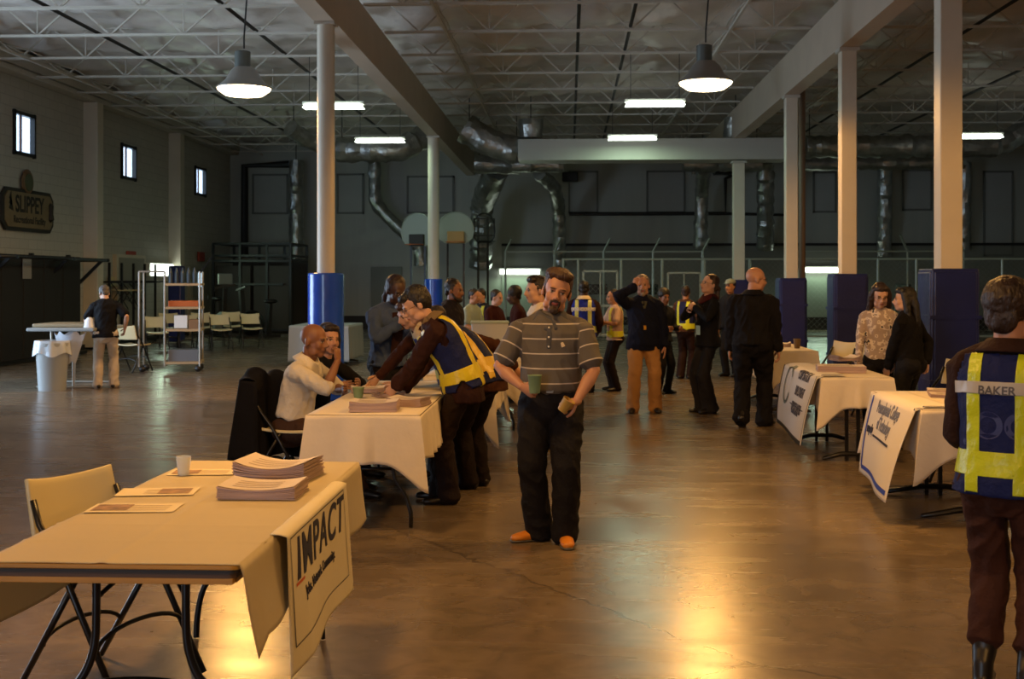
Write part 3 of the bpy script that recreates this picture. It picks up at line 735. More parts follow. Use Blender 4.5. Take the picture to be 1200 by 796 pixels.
# rolling rack
p0 = G(163, 437); t = empty('rolling_rack', (p0.x, p0.y, 0), R(12), 'silver rolling shelf rack beside the man in light trousers', 'rack')
M_chrome = mat('rack_metal', '#a9a49a', .3, .7); M_board = mat('shelf_board', '#9a8463', .6)
wr = 1.0; hr = 1.62
for x in (0, .42, wr):
    for y in (0, .55):
        if x == .42 and y: continue
        MB().cyl((x, y, .1), .018, hr if x else hr + .0, 10).build('post', M_chrome, t)
for z in (.16, .72, 1.1, 1.5): MB().box((.72, .27, z), (.62, .56, .04)).build('shelf', M_board, t)
MB().tube([(0, 0, hr + .1), (.42, 0, hr + .1)], .018).build('top_bar', M_chrome, t)
for x in (.05, wr - .03):
    for y in (.03, .52): MB().loft([(x - .02, y, .06), (x + .02, y, .06)], [.055, .055], n=16).build('caster', M_black, t, smooth=40)
def onrack(name, mb, m, label, cat, x, y, z, rz=0):
    o = mb.build(name, m, bevel=.006); o.matrix_world = t.matrix_basis @ Matrix.Translation((x, y, z)) @ Matrix.Rotation(rz, 4, 'Z'); return tag(o, label, cat)
rackT = t; bpy.context.view_layer.update()
onrack('bread_tray', MB().box((0, 0, .05), (.5, .4, .1)), mat('orange_tray', '#a4531e', .5), 'orange tray on the upper shelf of the rolling rack', 'tray', .72, .27, 1.12)
onrack('cardboard_box', MB().box((0, 0, .12), (.22, .3, .22)), mat('white_carton', '#c9ced0', .5), 'white carton on the middle shelf of the rolling rack', 'box', .68, .2, .74)
onrack('cardboard_box', MB().box((0, 0, .08), (.18, .3, .16)), mat('brown_carton', '#75583a', .6), 'brown carton on the middle shelf of the rolling rack', 'box', .9, .2, .74)
onrack('storage_tub', MB().box((0, 0, .1), (.5, .42, .2)), mat('grey_tub', '#5a5f66', .5), 'grey tub on the bottom shelf of the rolling rack', 'tub', .72, .27, .18)
for i in range(5): onrack('bottle', MB().lathe((0, 0, 0), [(.001, 0), (.035, 0), (.035, .18), (.015, .24), (.015, .27), (.001, .27)], 12), mat('bottle_dark', '#33404a', .3), ['bottle at the left end of the top rack shelf', 'second bottle along the top rack shelf', 'middle bottle of five on the top rack shelf', 'fourth bottle along the top rack shelf', 'bottle at the right end of the top rack shelf'][i], 'bottle', .5 + .1 * i, .15, 1.52)

# left table with supplies and trash can
tx0 = G(72, 455)
t = empty('utility_table', (G(90, 452).x, G(90, 452).y, 0), R(2), 'grey folding utility table behind the trash can', 'table')
zt = .86
MB().box((0, 0, zt), (.98, 1.3, .05)).build('tabletop', mat('grey_top', '#8d9496', .45), t, bevel=.015)
for y in (-.45, .45):
    MB().tube([(-.2, y, 0), (-.2, y, zt - .03)], .016).build('leg', M_chrome, t); MB().tube([(.12, y, 0), (.12, y, zt - .03)], .016).build('leg', M_chrome, t)
    MB().tube([(-.42, y, .02), (.4, y, .02)], .018).build('foot_bar', M_chrome, t)
TB = t.location.copy()
tag(MB().box((TB.x - .05, TB.y - .1, zt + .055), (.8, .8, .05)).build('serving_tray', mat('tray_brown', '#8a7a5c', .5), bevel=.01), 'flat tray on the grey utility table', 'tray')
tag(MB().loft([(TB.x + .38, TB.y - .45, zt + .03), (TB.x + .38, TB.y - .45, zt + .14)], [.09, .06], n=14).build('paper_bundle', mat('white_bundle', '#d8dee4', .6)), 'white bundle at the edge of the grey utility table', 'bundle')
def bagfn(u, v):
    a = 2 * PI * u; r = (.22 + .04 * math.sin(3 * a)) * (1 - .55 * v); return (TB.x + .15 + r * math.cos(a), TB.y - .62 + .3 * r * math.sin(a), zt - .05 - .42 * v + .03 * math.sin(5 * a))
tag(MB().grid(bagfn, 28, 8).build('plastic_bag', mat('clear_bag', '#b4b9c2', .3, alpha=.75, bump=.6, bs=10), smooth=True), 'pale plastic bag hanging at the edge of the utility table', 'bag')
p = G(54, 459)
t = empty('trash_can', (p.x, p.y + .2, 0), 0, 'round pale trash can with plastic liner, lit blue by daylight', 'trash can')
MB().lathe((0, 0, 0), [(.001, 0), (.185, 0), (.19, .02), (.225, .62), (.24, .64), (.24, .68), (.225, .685), (.21, .66), (.19, .05), (.001, .04)], 36).build('bin', mat('bin_grey', '#9aa0a2', .35), t, smooth=35)
def linerf(u, v):
    a = 2 * PI * u; r = .235 + .02 * v + .012 * math.sin(9 * a) * (.4 + v); return (r * math.cos(a), r * math.sin(a), .715 - .2 * v - .03 * v * math.sin(4 * a))
MB().grid(linerf, 60, 6).build('liner', mat('liner', '#c8d2da', .25, alpha=.8, bump=.5, bs=12), t, smooth=True)

# ---------------------------------------------------------------- draped tables
M_cloth = mat('white_cloth', '#d9cfbf', .8, 0, .03, 5, .25, 14)
M_papercloth = mat('paper_cloth', '#dccfae', .6, 0, .03, 3, .3, 5)
M_wood = mat('table_edge_wood', '#a87a26', .5, 0, .15, 3, stretch=(1, 14, 14)); M_ply = mat('table_under', '#4a3422', .6)
def drape(cx, cy, w, l, z, drop, cdrop, rz, name, label, flare=.08, seed=1, parent=None, ch=.0):
    rnd = random.Random(seed); ph = [rnd.uniform(0, 6) for _ in range(4)]
    per = []; N_ = 34; M_ = int(N_ * l / w)
    for i in range(N_): per.append((-w / 2 + w * i / N_, -l / 2, 0, -1))
    for i in range(M_): per.append((w / 2, -l / 2 + l * i / M_, 1, 0))
    for i in range(N_): per.append((w / 2 - w * i / N_, l / 2, 0, 1))
    for i in range(M_): per.append((-w / 2, l / 2 - l * i / M_, -1, 0))
    P = len(per); rows = 14; mb = MB(); vs = []
    cor = [(-w / 2, -l / 2), (w / 2, -l / 2), (w / 2, l / 2), (-w / 2, l / 2)]
    for j in range(rows + 1):
        v = j / rows
        for i, (x, y, nx, ny) in enumerate(per):
            dcs = [(math.hypot(x - a, y - b), k) for k, (a, b) in enumerate(cor)]; dc, ci = min(dcs)
            k = max(0, 1 - dc / .26); k = k * k * (3 - 2 * k)
            cxn, cyn = cor[ci][0] / (w / 2), cor[ci][1] / (l / 2); q = math.hypot(cxn, cyn); cxn /= q; cyn /= q
            dd = drop + (cdrop - drop) * k ** 1.4
            rip = (.012 * math.sin(i * .55 + ph[0]) + .008 * math.sin(i * 1.2 + ph[1])) * v * (1 - k)
            out = .006 + .03 * v + rip
            ox = nx * out * (1 - k) + cxn * k * (.01 + flare * v); oy = ny * out * (1 - k) + cyn * k * (.01 + flare * v)
            # pinch the corner fold inwards on either side of the tip
            pin = math.sin(PI * min(1, dc / .3)) * .035 * v * (1 if dc < .3 else 0)
            ox -= nx * pin; oy -= ny * pin
            rr = min(1, v * rows / 1.0)
            vs.append((x + ox, y + oy, -dd * v if j else .0))
    fs = [(j * P + i, j * P + (i + 1) % P, (j + 1) * P + (i + 1) % P, (j + 1) * P + i) for j in range(rows) for i in range(P)]
    mb.add(vs, fs)
    # top
    top = MB()
    def tf(u, v):
        x = (u - .5) * w; y = (v - .5) * l; return (x, y, .003 + .0025 * math.sin(x * 9 + ph[2]) * math.sin(y * 5 + ph[3]) * (1 if 0 < u < 1 and 0 < v < 1 else 0))
    mb.grid(tf, 16, 24)
    me = mb.mesh(name); bm = bmesh.new(); bm.from_mesh(me); bmesh.ops.remove_doubles(bm, verts=bm.verts, dist=.004); bmesh.ops.recalc_face_normals(bm, faces=bm.faces); bm.to_mesh(me); bm.free()
    o = obj(name, me, M_cloth, parent, smooth=50, solid=.003); o.location = (cx, cy, z); o.rotation_euler = (0, 0, rz)
    return tag(o, label, 'tablecloth') if parent is None else o
def folding_table(cx, cy, w, l, z, label, rz=0, pedestal=False, spread=None):
    t = empty('folding_table', (cx, cy, 0), rz, label, 'table')
    MB().box((0, 0, z - .018), (w, l, .03)).build('tabletop', M_ply, t, bevel=.006)
    m = MB()
    for s in (-1, 1): m.box((s * (w / 2 - .03), 0, z - .045), (.02, l - .08, .04)); m.box((0, s * (l / 2 - .03), z - .045), (w - .08, .02, .04))
    m.build('apron', M_legs, t)
    for sy in (-1, 1):
        y = sy * (l / 2 - .18)
        if pedestal:
            for s in (-1, 1): MB().box((s * .05, y, (z - .05) / 2), (.028, .028, z - .05)).build('leg', M_legs, t)
            MB().loft([(-w / 2 + .04, y, .02), (-.1, y, .06), (.1, y, .06), (w / 2 - .04, y, .02)], [.016, .022, .022, .016], n=8).build('foot_bar', M_legs, t, smooth=40)
        else:
            for s in (-1, 1): MB().tube([(s * (w * .22), y, z - .05), (s * (w * .22), y, .42), (s * w * .25, y, .32), (s * (w * .36), y, .2), (s * w * .40, y, .1), (s * w * .40, y, .01)], .014, 10).build('leg', M_legs, t, smooth=True)
            MB().tube([(-w * .23, y, .38), (w * .23, y, .38)], .011, 8).build('crossbar', M_legs, t, smooth=True)
            MB().tube([(-w * .22, y, z - .07), (w * .22, y, z - .07)], .012, 8).build('crossbar', M_legs, t, smooth=True)
    return t
def dtable(px0, px1, yn, yf, tlabel, clabel, drop=.28, cdrop=.48, z=.74, pedestal=False, seed=1, flare=.08):
    a = T(px0, yn, z); b = T(px1, yn, z); w = b.x - a.x
    d2 = F * (HC - z) / (yf - YH); d1 = F * (HC - z) / (yn - YH); l = (d2 - d1); cx = (a.x + b.x) / 2; cy = (a.y + b.y) / 2 + l / 2
    folding_table(cx, cy, w - .02, l - .02, z - .003, tlabel, 0, pedestal)
    drape(cx, cy, w, l, z, drop, cdrop, 0, 'tablecloth', clabel, flare, seed)
    return cx, cy, w, l
# ---------------------------------------------------------------- paper helpers
M_paper = mat('paper', '#cfc3bd', .6); M_paper2 = mat('paper_edges', '#b39c98', .65, 0, .2, 4, stretch=(1, 1, 90))
M_ink = mat('ink_grey', '#a3948a', .7)
def stack(x, y, z, w, l, h, rz, label, n=9, curl=.02, cat='papers', group=None, seed=0):
    rnd = random.Random(seed + int(x * 100))
    t = empty('paper_stack', (x, y, z), rz, label, cat, group)
    mb = MB(); hh = h / n
    for i in range(n):
        ox, oy, r_ = rnd.uniform(-.004, .004), rnd.uniform(-.006, .006), rnd.uniform(-.01, .01)
        def f(u, v, s=0, i=i):
            xx = (u - .5) * w; yy = (v - .5) * l; k = (i / n) * curl * (2 * abs(u - .5)) ** 2.2
            c, s_ = math.cos(r_), math.sin(r_); return (xx * c - yy * s_ + ox, xx * s_ + yy * c + oy, i * hh + hh * .9 * s + k)
        nu, nv = 8, 2; o = len(mb.v); A = [f(a / nu, b / nv, 0) for b in range(nv + 1) for a in range(nu + 1)]; B = [f(a / nu, b / nv, 1) for b in range(nv + 1) for a in range(nu + 1)]
        n1 = len(A); S = nu + 1
        fs = [(b * S + a, b * S + a + 1, (b + 1) * S + a + 1, (b + 1) * S + a) for b in range(nv) for a in range(nu)]
        F2 = [tuple(q + n1 for q in f_) for f_ in fs]; F1 = [f_[::-1] for f_ in fs]; E = []
        for a in range(nu): E.append((a, a + 1, n1 + a + 1, n1 + a)); q = nv * S; E.append((q + a + 1, q + a, n1 + q + a, n1 + q + a + 1))
        for b in range(nv): E.append(((b + 1) * S, b * S, n1 + b * S, n1 + (b + 1) * S)); q = nu; E.append((b * S + q, (b + 1) * S + q, n1 + (b + 1) * S + q, n1 + b * S + q))
        mb.add(A + B, F1 + F2 + E)
    mb.build('sheets', M_paper2, t)
    def g(u, v): return ((u - .5) * w * .985, (v - .5) * l * .985, h + .0015 + curl * (2 * abs(u - .5)) ** 2.2)
    MB().grid(g, 10, 2).build('top_sheet', M_paper, t, smooth=True)
    m = MB()
    for i in range(4):
        v0 = .2 + .16 * i; m.grid(lambda u, v, v0=v0: tuple(Vector(g(.15 + .6 * u, v0 + .05 * v)) + Vector((0, 0, .001))), 6, 1)
    m.build('printing', M_ink, t)
    return t
M_cupg = mat('green_cup', '#6f8a6a', .5); M_cupw = mat('clear_cup', '#dfe6ea', .12, alpha=.55)
def cup(x, y, z, r, h, m, label, parent=None, liquid=None, name='paper_cup'):
    t = empty(name, (x, y, z), 0, label, 'cup')
    MB().lathe((0, 0, 0), [(.001, .002), (r * .72, 0), (r * .75, .004), (r, h), (r * 1.05, h + .002), (r * 1.03, h + .006), (r * .96, h), (r * .72, .008), (.001, .008)], 28).build('wall', m, t, smooth=40)
    if liquid: MB().lathe((0, 0, h * .8), [(.001, 0), (r * .92, 0)], 24).build('drink', liquid, t)
    return t
M_coffee = mat('coffee', '#3a2414', .2); M_water = mat('water', '#a9cfe0', .05, alpha=.6)

# ---------------------------------------------------------------- foreground table
zT = .74; kx = lambda px, d: W(px, 300, d).x
d0 = F * (HC - zT) / (661 - YH); d1 = F * (HC - zT) / (541 - YH)
pr_ = W(283, 661, d0); pl_ = W(-29, 661, d0)
TX0, TX1 = pl_.x, pr_.x; TY0 = (pl_.y + pr_.y) / 2; TY1 = TY0 + (d1 - d0); TW = TX1 - TX0; TL = TY1 - TY0; TCX = (TX0 + TX1) / 2; TCY = (TY0 + TY1) / 2
t = empty('folding_table', (TCX, TCY, 0), 0, 'long wooden folding table with black wishbone legs in the near corner', 'table')
def rrect(w, l, r, z, n=6):
    out = []
    for (sx, sy, a0) in ((1, -1, -90), (1, 1, 0), (-1, 1, 90), (-1, -1, 180)):
        for i in range(n + 1):
            a = R(a0 + 90 * i / n); out.append((sx * (w / 2 - r) + r * math.cos(a), sy * (l / 2 - r) + r * math.sin(a), z))
    return out
def rslab(w, l, r, z0, z1):
    A = rrect(w, l, r, z0); B = rrect(w, l, r, z1); n = len(A); m = MB(); m.add(A + B, [tuple(range(n - 1, -1, -1)), tuple(range(n, 2 * n))] + [(i, (i + 1) % n, n + (i + 1) % n, n + i) for i in range(n)]); return m
rslab(TW, TL, .03, zT - .016, zT - .002).build('tabletop', M_wood, t, bevel=.003)
rslab(TW - .012, TL - .012, .028, zT - .026, zT - .016).build('edge_strip', M_darkband, t)
rslab(TW - .03, TL - .03, .025, zT - .044, zT - .026).build('underside_board', M_ply, t)
m = MB()
for s in (-1, 1): m.box((0, s * (TL / 2 - .026), zT - .053), (TW - .05, .022, .018)); m.box((s * (TW / 2 - .03), 0, zT - .053), (.022, TL - .08, .018))
m.build('apron', M_wood, t, bevel=.002)
M_leg = mat('black_steel_leg', '#101014', .28, .4, coat=.3)
def lathe_pts(pts, n=8):
    P = [Vector(p) for p in pts]; out = []
    for i in range(len(P) - 1):
        p0 = P[max(i - 1, 0)]; p1 = P[i]; p2 = P[i + 1]; p3 = P[min(i + 2, len(P) - 1)]
        for k in range(n):
            u = k / n; out.append(.5 * ((2 * p1) + (p2 - p0) * u + (2 * p0 - 5 * p1 + 4 * p2 - p3) * u * u + (3 * p1 - p0 - 3 * p2 + p3) * u ** 3))
    out.append(P[-1]); return out
zb = zT - .06
for sy in (-1, 1):
    y = sy * (TL / 2 - .27)
    for s in (-1, 1):
        leg = lathe_pts([(s * .145, y, zb), (s * .145, y, .52), (s * .15, y, .42), (s * .175, y, .34), (s * .22, y, .27), (s * .255, y, .2), (s * .275, y, .1), (s * .28, y, .006)])
        MB().tube(leg, .0135, 12).build('leg', M_leg, t, smooth=True)
        MB().tube([(s * .04, y - sy * .12, zb - .01), (s * .13, y - sy * .02, .58), (s * .146, y, .56)], .008, 8).build('stay', M_leg, t, smooth=True)
    MB().tube(lathe_pts([(-.235, y, .25), (-.16, y, .29), (0, y, .305), (.16, y, .29), (.235, y, .25)]), .0125, 12).build('arched_stretcher', M_leg, t, smooth=True)
    MB().box((.02, y - sy * .12, zb - .02), (.07, .05, .055)).build('latch_block', M_leg, t, bevel=.006)
    MB().tube([(-.21, y, zb), (.16, y, zb)], .010, 8).build('hinge_bar', M_leg, t, smooth=True)
# paper lets some light through
_nt = M_papercloth.node_tree; _tr = _nt.nodes.new('ShaderNodeBsdfTranslucent'); _tr.inputs[0].default_value = lin('#dccfae'); _mx = _nt.nodes.new('ShaderNodeMixShader'); _mx.inputs[0].default_value = .35
_nt.links.new(_nt.nodes['Principled BSDF'].outputs[0], _mx.inputs[1]); _nt.links.new(_tr.outputs[0], _mx.inputs[2]); _nt.links.new(_mx.outputs[0], _nt.nodes['Material Output'].inputs[0])
# paper cloth: top, side falls
dn = .235
def crease(x, y): return .004 * math.exp(-((y + .45) / .014) ** 2) + .004 * math.exp(-((y + .70) / .014) ** 2) + .004 * math.exp(-((y - .15) / .014) ** 2) + .0035 * math.exp(-((x + .02) / .014) ** 2) + .003 * noise.noise(Vector((x * 3.1, y * 3.1, 2)))
mb = MB()
def topf(u, v):
    x = -TW / 2 + TW * u; y = -TL / 2 + TL * v; return (x, y, zT + .001 + crease(x, y))
mb.grid(topf, 60, 120)
def sidef(s):
    def f(u, v):
        y = -TL / 2 - .0 + TL * v
        near = max(0, 1 - v / .10)
        dr = dn * (1 + .06 * math.sin(v * 9)) + .06 * max(0, 1 - v / .06) + .02 * v
        wv = .012 * math.sin(v * 16) * u + .02 * math.sin(v * 6 + 1) * u * u
        x = s * (TW / 2 + .008 * math.sin(min(1, u * 8) * PI / 2) + .02 * u + wv * .8)
        return (x, y + (.06 * u * near), zT + .001 - dr * u ** .9 * (1 if u > 0 else 0))
    return f
mb.grid(sidef(1), 14, 90); mb.grid(sidef(-1), 14, 90)
me = mb.mesh('paper_tablecloth'); bm = bmesh.new(); bm.from_mesh(me); bmesh.ops.remove_doubles(bm, verts=bm.verts, dist=.003); bmesh.ops.recalc_face_normals(bm, faces=bm.faces); bm.to_mesh(me); bm.free()
o = obj('paper_tablecloth', me, M_papercloth, None, smooth=60, solid=.0012); o.location = (TCX, TCY, 0); tag(o, 'cream paper cover creased over the near wooden table', 'tablecloth')
# IMPACT banner hanging over the aisle side
def TPX(px): # Y of the table edge seen at column px
    return TY0 + (d0 * (667 - 283) / (667 - px) - d0)
by0 = TPX(322); by1 = TPX(394)
M_banner = mat('banner_cloth', '#d8cfb4', .75, 0, .02, 4, .12, 12); M_navyink = mat('navy_ink', '#171a3c', .7)
BX = TX1 + .045
def ban(u, v):
    """u: 0 near .. 1 far, v: 0 top .. 1 bottom"""
    y = by0 + (by1 - by0) * u
    curl = max(0, 1 - u / .12)
    if v < .12:
        q = v / .12; x = TX1 - .012 * (1 - q) + .03 * q; z = zT + .004 + .001 * math.sin(q * 3)
        if q > .8: z -= (q - .8) * .03
    else:
        q = (v - .12) / .88; x = BX + .012 * math.sin(u * 7 + .5) * q + .035 * q * (1 - u) + .02 * q; z = zT - .0 - .43 * q - .03 * q * curl + .012 * math.sin(u * 5) * q
    y -= .02 * curl * v
    x -= .05 * curl * max(0, v - .15)
    return Vector((x, y, z))
t = empty('banner', (0, 0, 0), 0, 'cream cloth banner reading IMPACT over the side of the near table', 'banner')
MB().grid(ban, 50, 40).build('fabric', M_banner, t, smooth=True, solid=.0015)
def banmap(me, cu, cv, su, sv):
    for v in me.vertices:
        u = cu + v.co.x * su; w = cv - v.co.y * sv; p = ban(u, w); e = .004
        n = (ban(u + .01, w) - p).cross(ban(u, w + .01) - p).normalized(); 
        if n.x < 0: n = -n
        v.co = p + n * (.003 + v.co.z)
    return me
wB = by1 - by0; hB = .43 / .88
def subdiv_text(body, size, **k):
    me = text_mesh(body, size, **k); bm = bmesh.new(); bm.from_mesh(me); bmesh.ops.triangulate(bm, faces=bm.faces)
    bmesh.ops.subdivide_edges(bm, edges=[e for e in bm.edges if e.calc_length() > .03], cuts=2, use_grid_fill=False); bm.to_mesh(me); bm.free(); return me
obj('lettering', banmap(subdiv_text('IMPACT', .185, bold=.0025, shear=.3, sx=1.2, spacing=1.12), .47, .33, 1 / wB, 1 / hB), M_navyink, t)
obj('lettering', banmap(subdiv_text('Jobs. Network. Community.', .052, bold=.001), .42, .57, 1 / wB, 1 / hB), M_navyink, t)
m = MB()
def strip(m, f, u0, v0, u1, v1, wu, wv, n=30):
    def g(a, b):
        u = u0 + (u1 - u0) * a; v = v0 + (v1 - v0) * a; p = f(u + wu * (b - .5), v + wv * (b - .5)); nn = (f(u + .01, v) - f(u, v)).cross(f(u, v + .01) - f(u, v)).normalized()
        if nn.z < -.5 or (abs(nn.z) <= .5 and nn.x < 0): nn = -nn
        return p + nn * .003
    m.grid(g, n, 1)
strip(m, ban, .92, .15, .92, .84, .005, 0); strip(m, ban, .03, .15, .92, .15, 0, .008); strip(m, ban, .03, .84, .92, .84, 0, .008); strip(m, ban, .03, .15, .03, .84, .005, 0)
m.build('border_line', M_navyink, t)
m = MB(); strip(m, ban, .06, .47, .14, .47, 0, .02, 6); m.build('orange_dash', mat('dash_orange', '#c0541e', .7), t)
# things on the table
def OT(px, py): return T(px, py, zT)
p = OT(301, 586); stack(p.x, p.y + .10, zT + .004, .30, .24, .035, 0, 'front stack of curled flyers on the near table', curl=.016, seed=3)
p = OT(313, 569); stack(p.x + .0, p.y + .20, zT + .004, .31, .26, .05, R(-6), 'rear stack of curled flyers on the near table', curl=.03, n=12, seed=4)
p = OT(215, 558); cup(p.x, p.y, zT + .004, .031, .075, M_cupw, 'small clear plastic cup of water on the near table', None, M_water, 'plastic_cup')
def flyer(px, py, w, l, rz, label, pic=None, group=None, z=zT):
    p = T(px, py, z); t = empty('flyer', (p.x, p.y, z + .005), rz, label, 'flyer', group)
    MB().box((0, 0, .001), (w, l, .0008)).build('sheet', mat('flyer_paper', '#dccda8', .6), t)
    m = MB()
    for i in range(4): m.box((w * .12, -l * .3 + l * .17 * i, .0022), (w * .55, .006, .0006))
    m.build('printing', mat('faint_print', '#bfab88', .7), t)
    if pic: MB().box((-w * .25 * pic, 0, .0026), (w * .4, l * .66, .0008)).build('picture', mat('flyer_photo', '#8d6c4a', .6, 0, .6, 22), t)
flyer(158, 597, .32, .17, R(4), 'flyer with a brown photograph on the near table', 1)
flyer(185, 578, .30, .17, R(8), 'plain printed flyer further along the near table', -.9)
flyer(238, 555, .28, .15, R(6), 'flyer behind the clear cup on the near table', 1)

# ---------------------------------------------------------------- the other draped tables
c2 = dtable(359, 492, 487, 447, 'white-draped folding table where the seated man leans', 'white cloth on the table between seated man and vested students', .30, .47, seed=2)
c2b = dtable(497, 577, 441, 424, 'folding table under white cloth behind the vested students', 'white cloth hanging behind the vested student with outstretched arm', .32, .62, seed=3)
c3 = dtable(520, 611, 424, 400, 'folding table under white cloth left of the striped polo man', 'white cloth with long pointed corner left of the striped polo man', .3, .52, seed=4)
c4 = dtable(1083, 1226, 481, 459, 'pedestal table under cloth nearest the vested student', 'cloth on the table with the blue-edged banner', .30, .48, pedestal=True, seed=5, flare=.12)
c5 = dtable(964, 1046, 443, 427, 'pedestal table behind the black-framed aisle sign', 'cloth on the table behind the black-framed aisle sign', .26, .45, pedestal=True, seed=6)
c6 = dtable(896, 958, 412, 402, 'draped table beside the bald man in black', 'cloth on the table beside the bald man in black', .34, .62, pedestal=True, seed=7)
c7 = dtable(339, 408, 382, 378.5, 'small draped table far behind the near round column', 'pale cloth on the table far behind the near round column', .62, .66, pedestal=True, seed=8, flare=.03)
[o for o in bpy.data.objects if o.get('label') == 'pale cloth on the table far behind the near round column'][0].data.materials[0] = mat('shaded_cloth', '#878f92', .8)  # pale cloth greyed down: the shade at this table is put into its colour
# papers on table 2
for (px, py, w, l, h, rz, lab) in ((437, 484, .30, .22, .055, 3, 'thick stack of white booklets at the front edge of the white-draped table'),
                                   (477, 478, .24, .2, .045, -14, 'untidy stack of flyers near the vested students'),
                                   (430, 462, .26, .2, .03, 12, 'thin stack of papers in front of the seated pair')):
    p = T(px, py); stack(p.x, p.y + .08, .748, w, l, h, R(rz), lab, curl=.012, seed=px)
p = T(420, 468); cup(p.x, p.y, .748, .04, .07, M_cupg, 'squat green cup on the white-draped table', None, M_coffee)
p = T(455, 466); stack(p.x, p.y, .748, .2, .16, .02, R(30), 'small fan of leaflets under the bending student hand', curl=.02, n=4, seed=77)
# storage boxes on the table beyond
M_tub = mat('clear_tub', '#c9ced4', .3, alpha=.85)
for (px, py, w, l, h, rz, lab, m_) in ((574, 408, .42, .35, .30, 4, 'translucent storage tub on the cloth beside the polo man', M_tub), (548, 420, .5, .3, .07, 0, 'low white tray of papers by the storage tub', M_paper)):
    p = T(px, py); t = empty('storage_tub', (p.x, p.y, .748), R(rz), lab, 'tub')
    MB().box((0, 0, h / 2), (w, l, h), taper=1.08).build('body', m_, t, bevel=.015); MB().box((0, 0, h + .012), (w * 1.12, l * 1.12, .025)).build('lid', mat('pale_lid', '#a9b8ae', .4), t, bevel=.01)
# papers on right tables
p = T(1115, 466); stack(p.x, p.y, .748, .3, .22, .018, R(-12), 'thin leaflet stack on the blue-banner table, nearer its edge', curl=.004, n=4, seed=21)
p = T(1098, 463); stack(p.x + .1, p.y + .12, .748, .26, .2, .02, R(-14), 'thin leaflet stack on the blue-banner table, further back', curl=.004, n=4, seed=22)
p = T(985, 437); stack(p.x, p.y, .748, .42, .3, .055, R(-8), 'wide stack of white folders behind the aisle sign', curl=.004, seed=23)
p = T(990, 431); stack(p.x + .0, p.y, .81, .24, .18, .02, R(20), 'loose brochures on top of the white folders', curl=.03, n=4, seed=24)
p = T(917, 407); stack(p.x, p.y, .748, .2, .2, .03, R(-8), 'small stack of papers beside the bald man', curl=.03, seed=25)
p = T(934, 409); cup(p.x, p.y, .748, .045, .11, mat('brown_cup', '#6a5436', .5), 'brown paper cup on the table by the bald man', None, M_coffee)
def dash(px0, y0, px1, y1, lab):
    a = T(px0, y0, .752); b = T(px1, y1, .752)
    tag(MB().bar(a, b, .03, .006).build('banner_cord', M_darkband), lab, 'strap')
# banner 3 (blue edged) over the aisle side of table 4
cx, cy, w, l = c4
def mkban(x, y0, y1, drop, lean, top=.22, w3=.02):
    def f(u, v):
        y = y1 + (y0 - y1) * u        # u 0 = far (left in view) .. 1 near
        if v < .2: q = v / .2; return Vector((x - .012 + top * (1 - q), y, .756 - (.012 if q > .9 else 0)))
        q = (v - .2) / .8; return Vector((x - .035 - .02 * math.sin(q * 3) - lean * q * (.7 + .6 * u) + w3 * math.sin(u * 6) * q, y - .12 * q * lean, .745 - drop * q - .03 * q * u))
    return f
yb0, yb1 = cy - l / 2 + .03, cy + l / 2 - .16
f3 = mkban(cx - w / 2, yb0, yb1, .58, .15)
t = empty('banner', (0, 0, 0), 0, 'white banner with blue border hanging from the nearer right table', 'banner')
MB().grid(f3, 30, 36).build('fabric', mat('white_banner', '#d5cfc6', .7, 0, .02, 3), t, smooth=True, solid=.002)
def fmap(me, f, cu, cv, su, sv, off=.004):
    for v in me.vertices:
        u = cu + v.co.x * su; w_ = cv - v.co.y * sv; p = f(u, w_); n = (f(u + .01, w_) - p).cross(f(u, w_ + .01) - p).normalized()
        if n.x > 0: n = -n
        if w_ < .2: n = Vector((0, 0, 1))
        v.co = p + n * (off + v.co.z)
    return me
LB = yb1 - yb0; HBn = .60 / .8
M_ink2 = mat('grey_blue_ink', '#6f7488', .7); M_bl = mat('border_blue', '#1e3fae', .6)
def fstrip(f, pts, m_, name, wd, parent):
    m = MB()
    for (u0, v0), (u1, v1) in zip(pts, pts[1:]):
        hor = abs(u1 - u0) > abs(v1 - v0)
        def g(a, b):
            u = u0 + (u1 - u0) * a; v = v0 + (v1 - v0) * a
            if hor: v += wd * (b - .5) / HBn
            else: u += wd * (b - .5) / LB
            p = f(u, v); n = (f(u + .01, v) - p).cross(f(u, v + .01) - p).normalized()
            if n.x > 0: n = -n
            if v < .2: n = Vector((0, 0, 1))
            return p + n * .004
        m.grid(g, 24, 1)
    m.build(name, m_, parent)
fstrip(f3, [(.05, .22), (.05, .93), (.96, .93)], M_bl, 'blue_border', .03, t)
obj('lettering', fmap(subdiv_text('Pennsylvania College\nof Technology', .155, bold=.003, lsp=.9), f3, .48, .38, 1 / LB * .46, 1 / HBn * .8), M_ink2, t)
obj('lettering', fmap(subdiv_text('mpdg', .09, bold=.004), f3, .15, .535, 1 / LB * .8, 1 / HBn), M_navyink, t)
fstrip(f3, [(.24, .58), (.74, .58)], M_navyink, 'underline', .016, t)
fstrip(f3, [(.98, .03), (.98, .22)], M_navyink, 'top_edge_line', .02, t)
